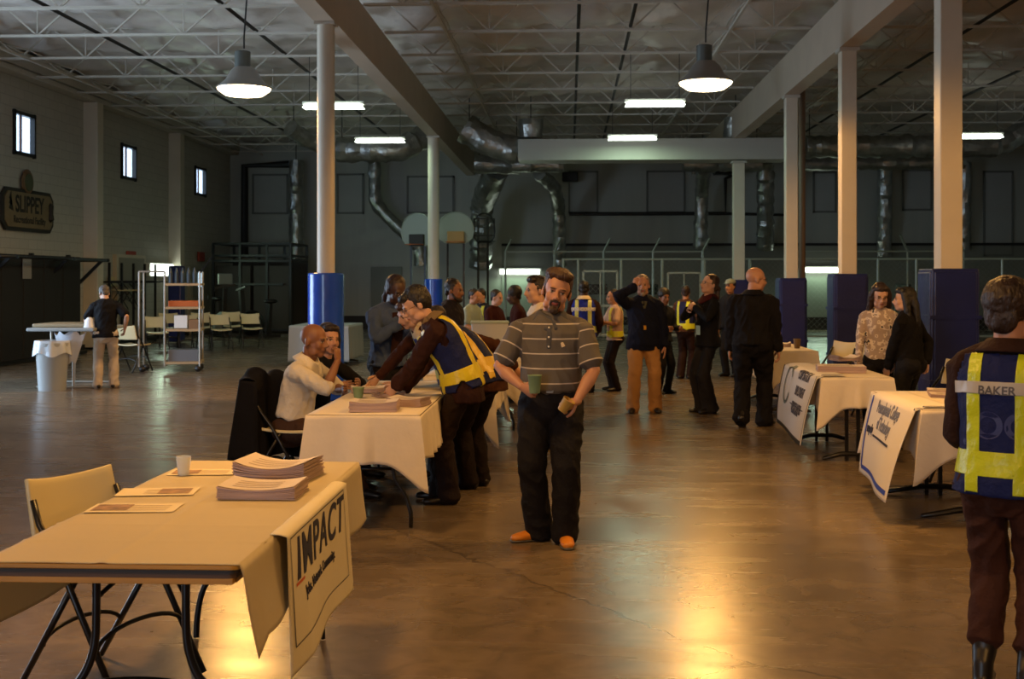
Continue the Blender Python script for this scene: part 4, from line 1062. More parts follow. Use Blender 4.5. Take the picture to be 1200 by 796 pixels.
# black bordered banner over the aisle side of table 5
cx, cy, w, l = c5
y0, y1 = cy - l / 2 + .02, cy + l / 2 - .05
t = empty('banner', (0, 0, 0), 0, 'white banner with black border hanging from the middle right table', 'banner')
f5 = mkban(cx - w / 2, y0, y1, .56, .11, w3=.008)
MB().grid(f5, 30, 36).build('fabric', mat('sign_white', '#cfcac4', .6), t, smooth=True, solid=.003)
f5b = f5
LB = y1 - y0; HBn = .7
fstrip(f5, [(.02, .2), (.02, .985), (.98, .985)], M_black, 'black_border', .035, t)
fstrip(f5, [(.985, .2), (.985, .96)], M_black, 'black_border', .016, t)
fstrip(f5, [(.97, .02), (.97, .2)], M_black, 'black_border', .03, t)
L5 = y1 - y0; H5 = .70
obj('lettering', fmap(subdiv_text('CORPORATION\nEMPLOYMENT\nOPPORTUNITIES', .11, bold=.003, lsp=1.25), f5b, .68, .45, 1 / L5 * .62, 1 / H5), mat('sign_ink', '#3d3c48', .7), t)
obj('lettering', fmap(subdiv_text('www.careers.com', .05, bold=.003), f5b, .66, .70, 1 / L5, 1 / H5), mat('sign_ink', '#3d3c48'), t)
m = MB()
def ring(a, b):
    an = 2 * PI * (a * .86 + .07); r = .155 + .014 * (b - .5) * 2; u = .27 + r * math.cos(an) / L5; v = .42 + r * math.sin(an) * 1.1 / H5; return f5b(u, v) + Vector((-.008, 0, .001))
m.grid(ring, 40, 1); m.build('round_logo', mat('logo_grey', '#5d6a66', .6), t)
fstrip(f5b, [(.45, .63), (.9, .63)], mat('sign_ink', '#3d3c48'), 'rule', .01, t)
# ---------------------------------------------------------------- people
def blob(mb, voxel, smooth=3, wr=0, wf=9, seed=0, flat=False, stretch=(1, 1, .6)):
    wr *= 1.35
    """union of closed pieces -> one smooth skin, with optional cloth folds"""
    me = mb.mesh('tmp'); o = bpy.data.objects.new('tmp', me); COL.objects.link(o)
    r = o.modifiers.new('r', 'REMESH'); r.mode = 'VOXEL'; r.voxel_size = voxel; r.use_smooth_shade = True
    if smooth: s = o.modifiers.new('s', 'SMOOTH'); s.factor = .5; s.iterations = smooth
    dg = bpy.context.evaluated_depsgraph_get(); dg.update()
    out = bpy.data.meshes.new_from_object(o.evaluated_get(dg)); bpy.data.objects.remove(o); bpy.data.meshes.remove(me)
    out.materials.clear(); n = len(out.vertices)
    if wr:
        co = [v.co.copy() for v in out.vertices]; no = [v.normal.copy() for v in out.vertices]; off = Vector((seed * 3.7, seed * 1.3, 0))
        for i in range(n):
            c = co[i]; q = Vector((c.x * stretch[0] + c.z * .25, c.y * stretch[1], c.z * stretch[2] + c.x * .2)) * wf + off
            w = noise.noise(q) * .8 + (.55 - 2.2 * abs(noise.noise(q * 1.9 + Vector((5, 1, 2))))) * .75
            out.vertices[i].co = c + no[i] * (w * wr)
    if flat:
        for v in out.vertices:
            if v.co.z < 0: v.co.z = 0
    out.polygons.foreach_set('use_smooth', [True] * len(out.polygons)); out.update(); return out

def skin_mat(name, base, lip, eye='#241a16'):
    if name in _M: return _M[name]
    m = bpy.data.materials.new(name); m.use_nodes = True; _M[name] = m; nt = m.node_tree; p = nt.nodes['Principled BSDF']
    a = nt.nodes.new('ShaderNodeVertexColor'); a.layer_name = 'Col'; nt.links.new(a.outputs[0], p.inputs['Base Color'])
    p.inputs['Roughness'].default_value = .5; p.inputs['Subsurface Weight'].default_value = .0
    return m
SKINS = {'light': ('#b8907a', '#8a4a42'), 'tan': ('#a87858', '#7c453a'), 'brown': ('#7c5238', '#4e2a24'), 'dark': ('#3f271c', '#3a1f1c'), 'ruddy': ('#ae8068', '#8a4640')}
def clothmat(c, rough=.85):
    m = mat('cloth_' + c.strip('#') + '_%d' % int(rough * 100), c, rough, 0, .08, 7, .35, 45); m.node_tree.nodes['Principled BSDF'].inputs['Specular IOR Level'].default_value = .18; return m
def stripemat(base, line):
    if 'polo_stripes' in _M: return _M['polo_stripes']
    m = bpy.data.materials.new('polo_stripes'); m.use_nodes = True; _M['polo_stripes'] = m; nt = m.node_tree; N = nt.nodes; L = nt.links; p = N['Principled BSDF']; p.inputs['Roughness'].default_value = .85
    a = N.new('ShaderNodeAttribute'); a.attribute_name = 'sl'
    f = N.new('ShaderNodeMath'); f.operation = 'FRACT'; d = N.new('ShaderNodeMath'); d.operation = 'DIVIDE'; d.inputs[1].default_value = .088
    L.new(a.outputs['Fac'], d.inputs[0]); L.new(d.outputs[0], f.inputs[0])
    g = N.new('ShaderNodeMath'); g.operation = 'LESS_THAN'; g.inputs[1].default_value = .085; L.new(f.outputs[0], g.inputs[0])
    mx = N.new('ShaderNodeMix'); mx.data_type = 'RGBA'; mx.inputs[6].default_value = lin(base); mx.inputs[7].default_value = lin(line); L.new(g.outputs[0], mx.inputs[0]); L.new(mx.outputs[2], p.inputs['Base Color'])
    return m

def ik(a, c, l1, l2, hint):
    d = c - a; L_ = d.length; mx = (l1 + l2) * .995
    if L_ > mx: c = a + d * (mx / L_); d = c - a; L_ = mx
    x = (l1 * l1 - l2 * l2 + L_ * L_) / (2 * L_); h = math.sqrt(max(0, l1 * l1 - x * x)); u = d / L_
    hv = Vector(hint) - u * u.dot(Vector(hint)); hv = hv.normalized() if hv.length > 1e-4 else Vector((0, 1, 0))
    return a + u * x + hv * h, c

TORSO = [(-.10, .150, .105, 0), (-.02, .168, .118, 0), (.10, .150, .112, -.005), (.22, .152, .112, -.01), (.33, .168, .118, -.008), (.42, .172, .108, 0), (.475, .150, .085, .01), (.51, .095, .068, .012)]
def person(pos, rot, H, label, hl=(.24, -.05, .80), hr=(-.24, -.05, .80), el=(.4, 1, -.2), er=(-.4, 1, -.2), fl=(.10, 0), fr=(-.10, 0), tl=12, tr=-12, fpl=0, fpr=0,
           lean=3, side=0, twist=0, head=(0, 0, 0), sit=0, skin='light', w=1.0, belly=0, hs=1.05, vox=.009,
           top=None, bot=None, shoe='#15110f', hair=('short', '#2a1c12'), vest=None, beard=None, glasses=False, cap=None, belt=None, hand_pose=(.5, .5), palml=None, palmr=None, hdl=None, hdr=None,
           collar=None, lanyard=False, tie=None, extra=None, knee=None, hip_off=(0, 0), fast=False, name='person'):
    s = H / 1.76
    root = empty(name, (pos[0], pos[1], 0), rot, label, 'person')
    V = lambda t: Vector((t[0] * s, t[1] * s, t[2] * s))
    hipz = (sit if sit else .93) * s
    pel = Vector((hip_off[0] * s, hip_off[1] * s, hipz))
    le, si, tw = R(lean), R(side), R(twist)
    def sp(t):
        p = pel.copy(); n = 8; dt = t * s / n
        for i in range(n):
            k = (i + .5) / n * max(t, 0) / .5; a = le * (.45 + .8 * k); b = si * (.45 + .8 * k)
            p += Vector((math.sin(b), -math.sin(a) * math.cos(b), math.cos(a) * math.cos(b))) * dt
        return p
    def sdir(t): return (sp(t + .01) - sp(t - .01)).normalized()
    def tx(t): a = tw * min(1, max(0, t / .45)); return Vector((math.cos(a), math.sin(a), 0))
    pts = []; rad = []
    for (t, rx, ry, fo) in TORSO:
        d = sdir(t); x = tx(t); x = (x - d * d.dot(x)).normalized(); fwd = d.cross(x) * -1
        if fwd.dot(Vector((-x.y * -1, -1, 0))) < -9: pass
        bl = belly * math.exp(-((t - .10) / .13) ** 2)
        pts.append(sp(t) - d.cross(x) * ((bl * .7) * s) * 1.0 + d.cross(x) * (-fo) * 0); rad.append(((rx * w + bl * .35) * s, (ry * w + bl) * s))
    shx = .178 * (1 + (w - 1) * .7) * s
    d = sdir(.44); x = tx(.45); x = (x - d * d.dot(x)).normalized()
    SH = {1: sp(.445) + x * shx, -1: sp(.445) - x * shx}
    UA, FA, TH, SN = .29 * s, .25 * s, .43 * s, .42 * s
    arms = {}
    for sg, h, e, hd, pn, cu in ((1, hl, el, hdl, palml, hand_pose[0]), (-1, hr, er, hdr, palmr, hand_pose[1])):
        E, Wp = ik(SH[sg], V(h), UA, FA, e); fd = (Wp - E).normalized()
        hdv = Vector(hd).normalized() if hd else fd
        pnv = Vector(pn) if pn else Vector((-sg, .15, 0)); pnv = pnv - hdv * hdv.dot(pnv)
        pnv = pnv.normalized() if pnv.length > .05 else Vector((0, -1, 0))
        arms[sg] = (SH[sg], E, Wp, hdv, pnv, cu)
    legs = {}
    for sg, f, ta, fp in ((1, fl, tl, fpl), (-1, fr, tr, fpr)):
        hp = pel + Vector((sg * .088 * w * s, 0, -.03 * s)); A = Vector((f[0] * s, f[1] * s, (.085 + (f[2] if len(f) > 2 else 0)) * s))
        a = R(ta); toe = Vector((math.sin(a), -math.cos(a), 0))
        kn, A = ik(hp, A, TH, SN, knee[0 if sg > 0 else 1] if knee else toe * .35 + Vector((0, -1, .05)))
        legs[sg] = (hp, kn, A, toe, fp)
    # head
    nb = sp(.50); nd = sdir(.5)
    hy, hpi, hro = [R(a) for a in head]
    Hm = Matrix.Rotation(hy, 3, 'Z') @ Matrix.Rotation(-hpi if False else hpi, 3, 'X') @ Matrix.Rotation(hro, 3, 'Y')
    k = hs * s
    hc = nb + nd * .03 * s + (Hm @ Vector((0, -.025, .142))) * k
    def hp_(v): return hc + Hm @ (Vector(v) * k)
    def hell(mb, c, r, n=14, m=9): mb.ell(hp_(c), [q * k for q in r], Hm, n, m)
    body = MB()
    hell(body, (0, .012, .035), (.076, .096, .085), 20, 14); hell(body, (0, -.018, -.035), (.060, .074, .078), 18, 12); hell(body, (0, -.056, -.092), (.030, .030, .024))
    for q in (-1, 1):
        hell(body, (q * .036, -.056, -.028), (.026, .028, .030)); hell(body, (q * .078, .014, -.008), (.010, .020, .033)); hell(body, (q * .026, -.080, .022), (.026, .013, .010))
        hell(body, (q * .031, -.068, .001), (.015, .016, .012)); hell(body, (q * .012, -.100, -.034), (.010, .010, .008)); hell(body, (q * .045, -.02, -.075), (.02, .04, .03))
    body.loft([hp_((0, -.088, .014)), hp_((0, -.100, -.012)), hp_((0, -.112, -.030))], [.009 * k, .011 * k, .014 * k], n=10)
    hell(body, (0, -.090, -.056), (.024, .011, .006)); hell(body, (0, -.088, -.066), (.021, .012, .007))
    body.loft([nb - nd * .03 * s, nb + nd * .04 * s, hp_((0, .02, -.05))], [(.064 * s, .06 * s), (.056 * s * w ** .5, .056 * s), (.054 * k, .058 * k)], n=16)
    body.loft(pts, [(a * .94, b * .94) for a, b in rad], n=20)
    for sg in (1, -1):
        S_, E, Wp, hdv, pnv, cu = arms[sg]
        body.loft([S_, S_.lerp(E, .35), E, E.lerp(Wp, .3), Wp], [.052 * s * w, .047 * s * w, .038 * s * w, .040 * s * w, (.027 * s, .024 * s)], n=14)
        hp, kn, A, toe, fp = legs[sg]
        body.loft([hp, hp.lerp(kn, .4), kn, kn.lerp(A, .3), A], [.066 * s * w, .056 * s, .042 * s, .040 * s, .032 * s], n=14)
    sc, lc = SKINS[skin]
    me = blob(body, vox, 2)
    # hands appended so the fingers stay separate
    hb = MB(); hk = s * 1.0
    for sg in (1, -1):
        S_, E, Wp, hd, pn, cu = arms[sg]
        side_ = hd.cross(pn) * 1.0           # across the palm
        thumb = side_ if True else side_
        if sg > 0: thumb = -side_ if (hd.cross(pn)).dot(Vector((0, -1, 0))) < 0 else side_
        else: thumb = side_ if (hd.cross(pn)).dot(Vector((0, -1, 0))) > 0 else -side_
        hb.loft([Wp - hd * .02 * hk, Wp + hd * .015 * hk, Wp + hd * .05 * hk, Wp + hd * .088 * hk], [(.026 * hk, .022 * hk), (.031 * hk, .019 * hk), (.040 * hk, .016 * hk), (.039 * hk, .013 * hk)], xdir=side_, n=12)
        for i in range(4):
            off = (i - 1.5) * .0195 * hk; L_ = (.068, .078, .073, .057)[i] * hk
            p = Wp + hd * (.086 - abs(i - 1.2) * .003) * hk + thumb * -off; dcur = hd.copy(); P = [p - hd * .02 * hk, p]; 
            for j, fr_ in enumerate((.45, .32, .23)):
                a = (.35 + 1.05 * cu) * (1 if j else .7) * cu * 1.15; ax = hd.cross(pn).normalized(); dcur = Matrix.Rotation(a * (1 if True else -1), 3, ax) @ dcur
                p = p + dcur * L_ * fr_; P.append(p)
            hb.loft(P, [.0095 * hk, .0092 * hk, .0088 * hk, .008 * hk, .007 * hk], n=8)
        b0 = Wp + hd * .022 * hk + thumb * .024 * hk
        td = (hd * .62 + thumb * .6 + pn * (.25 + .5 * cu)).normalized(); b1 = b0 + td * .038 * hk; td2 = (td + hd * .35 + pn * (.35 * cu) - thumb * .35 * cu).normalized(); b2 = b1 + td2 * .030 * hk; td3 = (td2 + hd * .2 - thumb * .3 * cu).normalized(); b3 = b2 + td3 * .024 * hk
        hb.loft([b0, b1, b2, b3], [.0135 * hk, .0115 * hk, .0105 * hk, .0085 * hk], n=8)
    hm = hb.mesh('h'); bm = bmesh.new(); bm.from_mesh(me); bm.from_mesh(hm); bmesh.ops.recalc_face_normals(bm, faces=bm.faces); bm.to_mesh(me); bm.free(); bpy.data.meshes.remove(hm)
    me.polygons.foreach_set('use_smooth', [True] * len(me.polygons))
    # natural colouring: lips, eyes, brows
    inv = Hm.transposed(); ca = me.color_attributes.new('Col', 'FLOAT_COLOR', 'POINT'); base = np.array(lin(sc)); lip = np.array(lin(lc)); hc_ = np.array(lin(hair[1] or '#3a2a20')); white = np.array(lin('#b8aaa0')); iris = np.array(lin('#1c130f'))
    co = np.empty(len(me.vertices) * 3); me.vertices.foreach_get('co', co); co = co.reshape(-1, 3)
    loc = ((co - np.array(hc)) @ np.array(inv).T) / k
    colr = np.tile(base, (len(co), 1))
    def blendto(c, cen, rad_, hard=3):
        q = np.sqrt((((loc - np.array(cen)) / np.array(rad_)) ** 2).sum(1)); f = np.clip((1.25 - q) * hard, 0, 1)[:, None]; colr[:] = colr * (1 - f) + c * f
    blendto(lip, (0, -.098, -.061), (.023, .02, .009))
    for q in (-1, 1):
        blendto(white, (q * .031, -.085, .001), (.013, .02, .006)); blendto(iris, (q * .031, -.088, .001), (.007, .02, .0075))
        blendto(iris, (q * .031, -.088, .008), (.016, .02, .0025)); blendto(hc_, (q * .031, -.09, .0225), (.021, .02, .005))
        blendto(base * .75, (q * .012, -.106, -.040), (.004, .006, .003))
    colr[:, 3] = 1; ca.data.foreach_set('color', colr.astype(np.float32).ravel())
    obj('body', me, skin_mat('skin', sc, lc), root)
    # clothes ------------------------------------------------------------
    top = dict(dict(c='#333333', sleeve='long', th=.012, wr=.006, hem=-.06, m=None), **(top or {}))
    th = top['th'] * s
    hemi = top['hem']
    def topshape(th, hem, sleeve, hood=False):
        mb = MB(); P = []; Rr = []
        ts = [t for t in TORSO if t[0] >= hem]
        P0 = sp(hem); i0 = next(i for i, t in enumerate(TORSO) if t[0] >= hem)
        f = 0 if i0 == 0 else (hem - TORSO[i0 - 1][0]) / (TORSO[i0][0] - TORSO[i0 - 1][0])
        if hem < TORSO[0][0]: extra_ = [(sp(-.10) + Vector((0, 0, (hem + .10) * s)), (rad[0][0] * 1.02, rad[0][1] * 1.04))]
        elif i0 > 0: extra_ = [(pts[i0 - 1].lerp(pts[i0], f), tuple(rad[i0 - 1][q] * (1 - f) + rad[i0][q] * f for q in (0, 1)))]
        else: extra_ = []
        seq = extra_ + [(pts[i], rad[i]) for i in range(i0, len(pts))]
        hipw = (.088 * w + .100 + .010) * s + th * .5
        rr_ = []
        for a, b in seq:
            hf = max(0, min(1, (sp(.06).z - a.z) / (.10 * s))) if hem < -.03 else 0
            rr_.append((max(b[0] + th, (hipw + .010 * s) * hf), max(b[1] + th + .022 * s * hf, (.138 * s + th * .6) * hf)))
        A0 = [a for a, b in seq]
        if hem < -.03:
            mb.loft(A0[:-1] , rr_[:-1], n=28, cap=False); mb.loft(A0[-3:], rr_[-3:], n=24)
        else: mb.loft(A0, rr_, n=26)
        for sg in (1, -1):
            S_, E, Wp = arms[sg][:3]; mb.loft([sp(.505) + (S_ - sp(.445)) * .25, sp(.475) + (S_ - sp(.445)) * .62, S_ + Vector((0, 0, .0))], [(.045 * s + th * .8), (.044 * s + th * .8), (.044 * s * w + th * .8)], n=14)
            r0 = .050 * s * w + th * .95
            mb.loft([S_.lerp(sp(.42), .35), S_], [(r0 * 1.05, r0), r0], n=14)
            if sleeve == 'long': mb.loft([S_, S_.lerp(E, .4), S_.lerp(E, .9), E, E.lerp(Wp, .15), E.lerp(Wp, .6), E.lerp(Wp, .97)], [r0, r0 * .93, r0 * .82, r0 * .80, r0 * .80, (r0 * .70), (.030 * s + th * 1.1)], n=16)
            elif sleeve == 'short': mb.loft([S_, S_.lerp(E, .4), S_.lerp(E, .80)], [r0, r0 * 1.02, r0 * 1.06], n=16)
            elif sleeve == 'half': mb.loft([S_, S_.lerp(E, .4), S_.lerp(E, .9), E, E.lerp(Wp, .12)], [r0, r0 * .95, r0 * .85, r0 * .82, r0 * .86], n=16)
        return mb
    tm = blob(topshape(th, hemi, top['sleeve']), vox * 1.05, 3, top['wr'] * s, 8, seed=len(label))
    if top.get('stripes'):
        at = tm.attributes.new('sl', 'FLOAT', 'POINT'); vals = []
        c0 = sp(.1); dd = sdir(.2)
        for v in tm.vertices:
            q = v.co; val = (q - c0).dot(dd)
            for sg in (1, -1):
                S_, E = arms[sg][:2]; ax = (E - S_).normalized(); tt = (q - S_).dot(ax); dist = (q - S_ - ax * tt).length
                if tt > -.02 and dist < .11 * s and abs((q - sp(.3)).dot(tx(.3))) > .158 * s * w: val = .345 * s - tt * .95 - .03
            vals.append(val)
        at.data.foreach_set('value', vals); mt = stripemat(top['c'], top['stripes'])
    else: mt = top['m'] or clothmat(top['c'], top.get('rough', .85))
    shirt = obj(top.get('name', 'shirt'), tm, mt, root)
    def rel(p):  # torso-local coordinates of a point: lateral, front(+), along spine
        t = .3
        return p
    def shell(src, name, test, cuts, off, m_, parent=root, thick=.002):
        bm = bmesh.new(); bm.from_mesh(src); bm.normal_update()
        for (pc, pnn) in cuts: bmesh.ops.bisect_plane(bm, geom=bm.verts[:] + bm.edges[:] + bm.faces[:], plane_co=pc, plane_no=pnn)
        bmesh.ops.delete(bm, geom=[f for f in bm.faces if not test(f.calc_center_median())], context='FACES')
        bm.normal_update()
        for v in bm.verts: v.co += v.normal * off
        m2 = bpy.data.meshes.new(name); bm.to_mesh(m2); bm.free()
        if not len(m2.polygons): bpy.data.meshes.remove(m2); return None
        return obj(name, m2, m_, parent, smooth=True, solid=thick)
    def frame(p):
        """(lateral, forward, height along the torso) using the local spine"""
        best = min(((p - sp(t)).length_squared, t) for t in (0, .1, .2, .3, .4, .48))[1]
        lo, hi = best - .06, best + .06; t = best + (p - sp(best)).dot(sdir(best)) / s
        x = tx(t); d = sdir(t); x = (x - d * d.dot(x)).normalized(); y = x.cross(d) ; q = p - sp(t); return q.dot(x) / s, -y.dot(q) / s * -1, t
    if vest:
        vm = blob(topshape(th + .012 * s, vest.get('hem', -.10), 'none'), vox, 3, .004 * s, 7, seed=3)
        bandc = vest.get('band', '#c9d41c'); vc = vest.get('c', '#16235e')
        tN = .475
        def arm_clear(p):
            return all((p - arms[sg][0].lerp(sp(.42), -.02)).length > .085 * s * w or abs((p - sp(.44)).dot(tx(.45))) < .125 * s * w for sg in (1, -1))
        def vtest(c):
            x_, y_, t = frame(c); return t < .50 and abs(x_) < .172 * w + .03 and arm_clear(c) and t > vest.get('hem', -.10) - .02
        cx_ = [(sp(t), sdir(t)) for t in (.0, .09)]
        shell(vm, 'vest', vtest, [], .002, clothmat(vc, .7))
        bm_ = mat('reflective_' + bandc.strip('#'), bandc, .35, 0, .05, 9, .3, 40)
        sw = .028; sx_ = .098 * w
        X0 = tx(.3)
        cuts = [(sp(.3) + X0 * (q * sx_ + e * sw) * s, X0) for q in (-1, 1) for e in (-1, 1)] + [(sp(t), sdir(t)) for t in (.0, .10)]
        def sidet(c):
            x_, y_, t = (c - sp(.3)).dot(X0) / s, 0, frame(c)[2]
            return (abs(abs(x_) - sx_) < sw and .10 < t < .50) or (0. < t < .10 and abs(x_) < .3) or (abs(abs(x_) - sx_) < sw and -.07 < t < .0)
        shell(vm, 'reflective_strip', lambda c: vtest(c) and sidet(c), cuts, .006 * s, bm_)
        if vest.get('tape'):
            shell(vm, 'name_tape', lambda c: vtest(c) and .335 < frame(c)[2] < .385 and (c - sp(.3)).dot(X0.cross(Vector((0, 0, 1)))) * vest['tape'] > 0, [(sp(t), sdir(t)) for t in (.335, .385)], .010 * s, mat('silver_tape', '#a9a6a0', .4))
        if vest.get('text'):
            from mathutils.bvhtree import BVHTree
            bv = BVHTree.FromPolygons([v.co for v in vm.vertices], [tuple(p.vertices) for p in vm.polygons])
            for (txt, size, t0, mcol, bold, off) in vest['text']:
                tmx = text_mesh(txt, size * s, bold=bold); bk = X0.cross(Vector((0, 0, 1))) * vest['tape']; up = sdir(t0); rt = up.cross(bk).normalized() ; rt = rt
                cen = sp(t0)
                for v in tmx.vertices:
                    q = cen + rt * (v.co.x + vest.get('tx', 0)) + up * v.co.y; hit = bv.ray_cast(q + bk * .6, -bk)
                    v.co = (hit[0] if hit[0] else q + bk * .15) + bk * (off * s + v.co.z)
                obj('lettering', tmx, mcol, root)
    # trousers
    bot = dict(dict(c='#15120f', r=(.088, .074, .066, .072), wr=.007, kind='trousers'), **(bot or {}))
    mb = MB(); rr = [q * s for q in bot['r']]
    mb.loft([pts[0] - Vector((0, 0, .01)), pts[1], sp(.05)], [(rad[0][0] + .006, rad[0][1] + .008), (rad[1][0] + .008, rad[1][1] + .006), (rad[2][0] + .004, rad[2][1] + .004)], n=22)
    for sg in (1, -1):
        hp, kn, A, toe, fp = legs[sg]; mb.ell(hp + Vector((0, .02 * s, 0)), (rr[0] * 1.12, rr[0] * 1.28, rr[0] * 1.1))
        ank = A + Vector((0, 0, -.045 * s)) if not bot.get('boot') else A + (kn - A) * .30
        mb.loft([hp, hp.lerp(kn, .45), kn, kn.lerp(ank, .4), kn.lerp(ank, .8), ank], [rr[0] * w, (rr[0] + rr[1]) / 2 * w, rr[1], (rr[1] + rr[2]) / 2 * 1.02, rr[2], rr[3]], n=18)
    if bot['kind'] == 'skirt':
        mb.loft([pts[0], pts[0] - Vector((0, 0, .35 * s))], [(rad[0][0] + .02, rad[0][1] + .02), (rad[0][0] * .95, rad[0][1] * 1.0)], n=22)
    bmesh_ = blob(mb, vox * 1.15, 4, bot['wr'] * s, 7, seed=len(label) + 5, stretch=(1, 1, .8))
    obj('trousers' if bot['kind'] != 'skirt' else 'skirt', bmesh_, clothmat(bot['c'], .8), root)
    if belt:
        mb = MB(); mb.loft([sp(.045), sp(.075)], [(rad[2][0] * 1.02 + .012, rad[2][1] * 1.02 + .012 + belly * .0)] * 2, n=40, cap=False); 
        obj('belt', mb.mesh('belt'), mat('belt_leather', belt, .35), root, smooth=40)
        fd = Vector((0, -1, 0)); q = sp(.06) + fd * (rad[2][1] * 1.02 + .018)
        MB().box(q + Vector((0, 0, 0)), (.045, .012, .035)).build('belt_buckle', mat('buckle', '#8d8a84', .3, .9), root, bevel=.003)
    for sg in (1, -1):
        hp, kn, A, toe, fp = legs[sg]; mb = MB(); sd = Vector((toe.y, -toe.x, 0)); rot_ = Matrix.Rotation(R(fp), 3, sd) if fp else Matrix.Identity(3)
        B = Vector((A.x, A.y, A.z))
        def Q(f, z, l=0): return B + rot_ @ ((toe * f + sd * l + Vector((0, 0, z - .085))) * s)
        mb.loft([Q(-.065, .035), Q(0, .042), Q(.08, .036), Q(.15, .030), Q(.19, .026)], [(.036 * s, .034 * s), (.041 * s, .042 * s), (.046 * s, .036 * s), (.046 * s, .028 * s), (.034 * s, .022 * s)], xdir=sd, n=16)
        mb.loft([Q(-.02, .05), Q(-.01, .12)] + ([A + (kn - A) * .2, A + (kn - A) * .4] if bot.get('boot') else []), [(.042 * s, .05 * s), (.044 * s, .048 * s)] + ([(.052 * s, .052 * s), (.058 * s, .058 * s)] if bot.get('boot') else []), n=14)
        sm = blob(mb, max(.007, vox * .9), 2, flat=not fp)
        so = obj('shoe', sm, mat('shoe_' + shoe.strip('#'), shoe, .4), root)
        if shoe != '#15110f' :
            m2 = MB(); m2.loft([Q(-.07, .009), Q(0, .009), Q(.08, .009), Q(.16, .009), Q(.2, .009)], [(.034 * s, .009), (.043 * s, .009), (.048 * s, .009), (.047 * s, .009), (.03 * s, .009)], xdir=sd, n=12)
            m2.build('sole', mat('sole_grey', '#4d4a46', .6), so, smooth=True)
    # hair
    st, hcx = hair; mb = MB(); hv = max(.007, vox * .85)
    hcx = hcx or '#3a2a20'; hmt = mat('hair_' + hcx.strip('#'), hcx, .5, 0, .3, 40, .5, 70, stretch=(1, 1, .3))
    if st != 'bald':
        if st == 'fringe_only': pass
        hell(mb, (0, .030, .052), (.084, .096, .086), 20, 14); hell(mb, (0, .075, -.012), (.062, .034, .06))
        for q in (-1, 1): hell(mb, (q * .070, .022, .018), (.014, .04, .045))
        if st in ('bowl', 'bob', 'fringe'):
            hell(mb, (0, -.052, .082), (.062, .042, .034)); hell(mb, (0, .05, .02), (.088, .075, .085))
        if st == 'thick':
            hell(mb, (0, .035, .045), (.094, .105, .095), 20, 14); hell(mb, (0, .08, -.02), (.07, .04, .07)); hell(mb, (.02, -.03, .10), (.07, .06, .035))
        if st == 'swept':
            hell(mb, (.015, -.04, .102), (.062, .05, .034)); hell(mb, (-.04, .0, .10), (.05, .06, .04)); hell(mb, (0, .0, .115), (.06, .07, .03))
        if st == 'afro': hell(mb, (0, .03, .06), (.10, .11, .105)); 
        if st == 'bob':
            hell(mb, (0, .075, -.04), (.08, .05, .10))
            for q in (-1, 1): mb.loft([hp_((q * .07, .02, .05)), hp_((q * .085, .02, -.02)), hp_((q * .075, .02, -.10))], [.03 * k, .032 * k, .022 * k], n=10)
        if st == 'long':
            hell(mb, (0, -.03, .088), (.070, .055, .04)); hell(mb, (0, .05, -.01), (.092, .07, .09))
            for q in (-1, 1): mb.loft([hp_((q * .06, .0, .07)), hp_((q * .085, .01, 0)), hp_((q * .09, .03, -.12)), hp_((q * .09, .05, -.24)), hp_((q * .08, .07, -.34))], [(.032 * k), .034 * k, .036 * k, .034 * k, .018 * k], n=10)
            mb.loft([hp_((0, .08, .04)), hp_((0, .105, -.06)), hp_((0, .125, -.22)), hp_((0, .13, -.36))], [(.075 * k, .04 * k), (.09 * k, .045 * k), (.10 * k, .04 * k), (.07 * k, .02 * k)], n=14, xdir=Hm @ Vector((1, 0, 0)))
        if st in ('bun', 'tied'):
            hell(mb, (0, .13, .02 if st == 'bun' else -.02), (.04, .038, .04))
            if st == 'tied': mb.loft([hp_((0, .13, -.02)), hp_((0, .15, -.12)), hp_((0, .14, -.24))], [.03 * k, .032 * k, .014 * k], n=10)
        if mb.v: obj('hair', blob(mb, hv, 1, .004 * s, 34, seed=2, stretch=(1, 1, 1)), hmt, root)
    elif False:
        # close-cropped back and sides as a thin cap
        pass
    if beard:
        mb = MB(); bc, kind = beard
        if kind == 'goatee':
            hell(mb, (0, -.082, -.100), (.030, .022, .026)); hell(mb, (0, -.099, -.047), (.027, .008, .007))
            for q in (-1, 1): hell(mb, (q * .026, -.088, -.062), (.007, .009, .022))
        else:
            hell(mb, (0, -.072, -.100), (.036, .032, .030)); hell(mb, (0, -.097, -.047), (.026, .008, .007))
            for q in (-1, 1): mb.loft([hp_((q * .072, -.005, -.03)), hp_((q * .058, -.035, -.075)), hp_((q * .028, -.07, -.10))], [.010 * k, .018 * k, .02 * k], n=8)
        obj('beard', blob(mb, .006, 1, .002, 60), mat('hair_' + bc.strip('#'), bc, .5, 0, .3, 40, .5, 70), root)
    if glasses:
        gm = MB()
        for q in (-1, 1):
            gm.tube([hp_((q * .033 + .021 * math.cos(a), -.100, .001 + .016 * math.sin(a))) for a in np.linspace(0, 2 * PI, 15)], .0016 * s, 6)
            gm.tube([hp_((q * .054, -.098, .006)), hp_((q * .082, -.04, .006)), hp_((q * .082, .02, .0))], .0016 * s, 6)
        gm.tube([hp_((-.012, -.101, .003)), hp_((.012, -.101, .003))], .0016 * s, 6); gm.build('glasses', M_black, root)
    if cap:
        mb = MB(); hell(mb, (0, .02, .075), (.088, .104, .062), 20, 12); mb.loft([hp_((0, -.06, .062)), hp_((0, -.15, .05))], [(.065 * k, .010 * k), (.055 * k, .006 * k)], xdir=Hm @ Vector((1, 0, 0)), n=14)
        obj('cap', blob(mb, .009, 2), clothmat(cap), root)
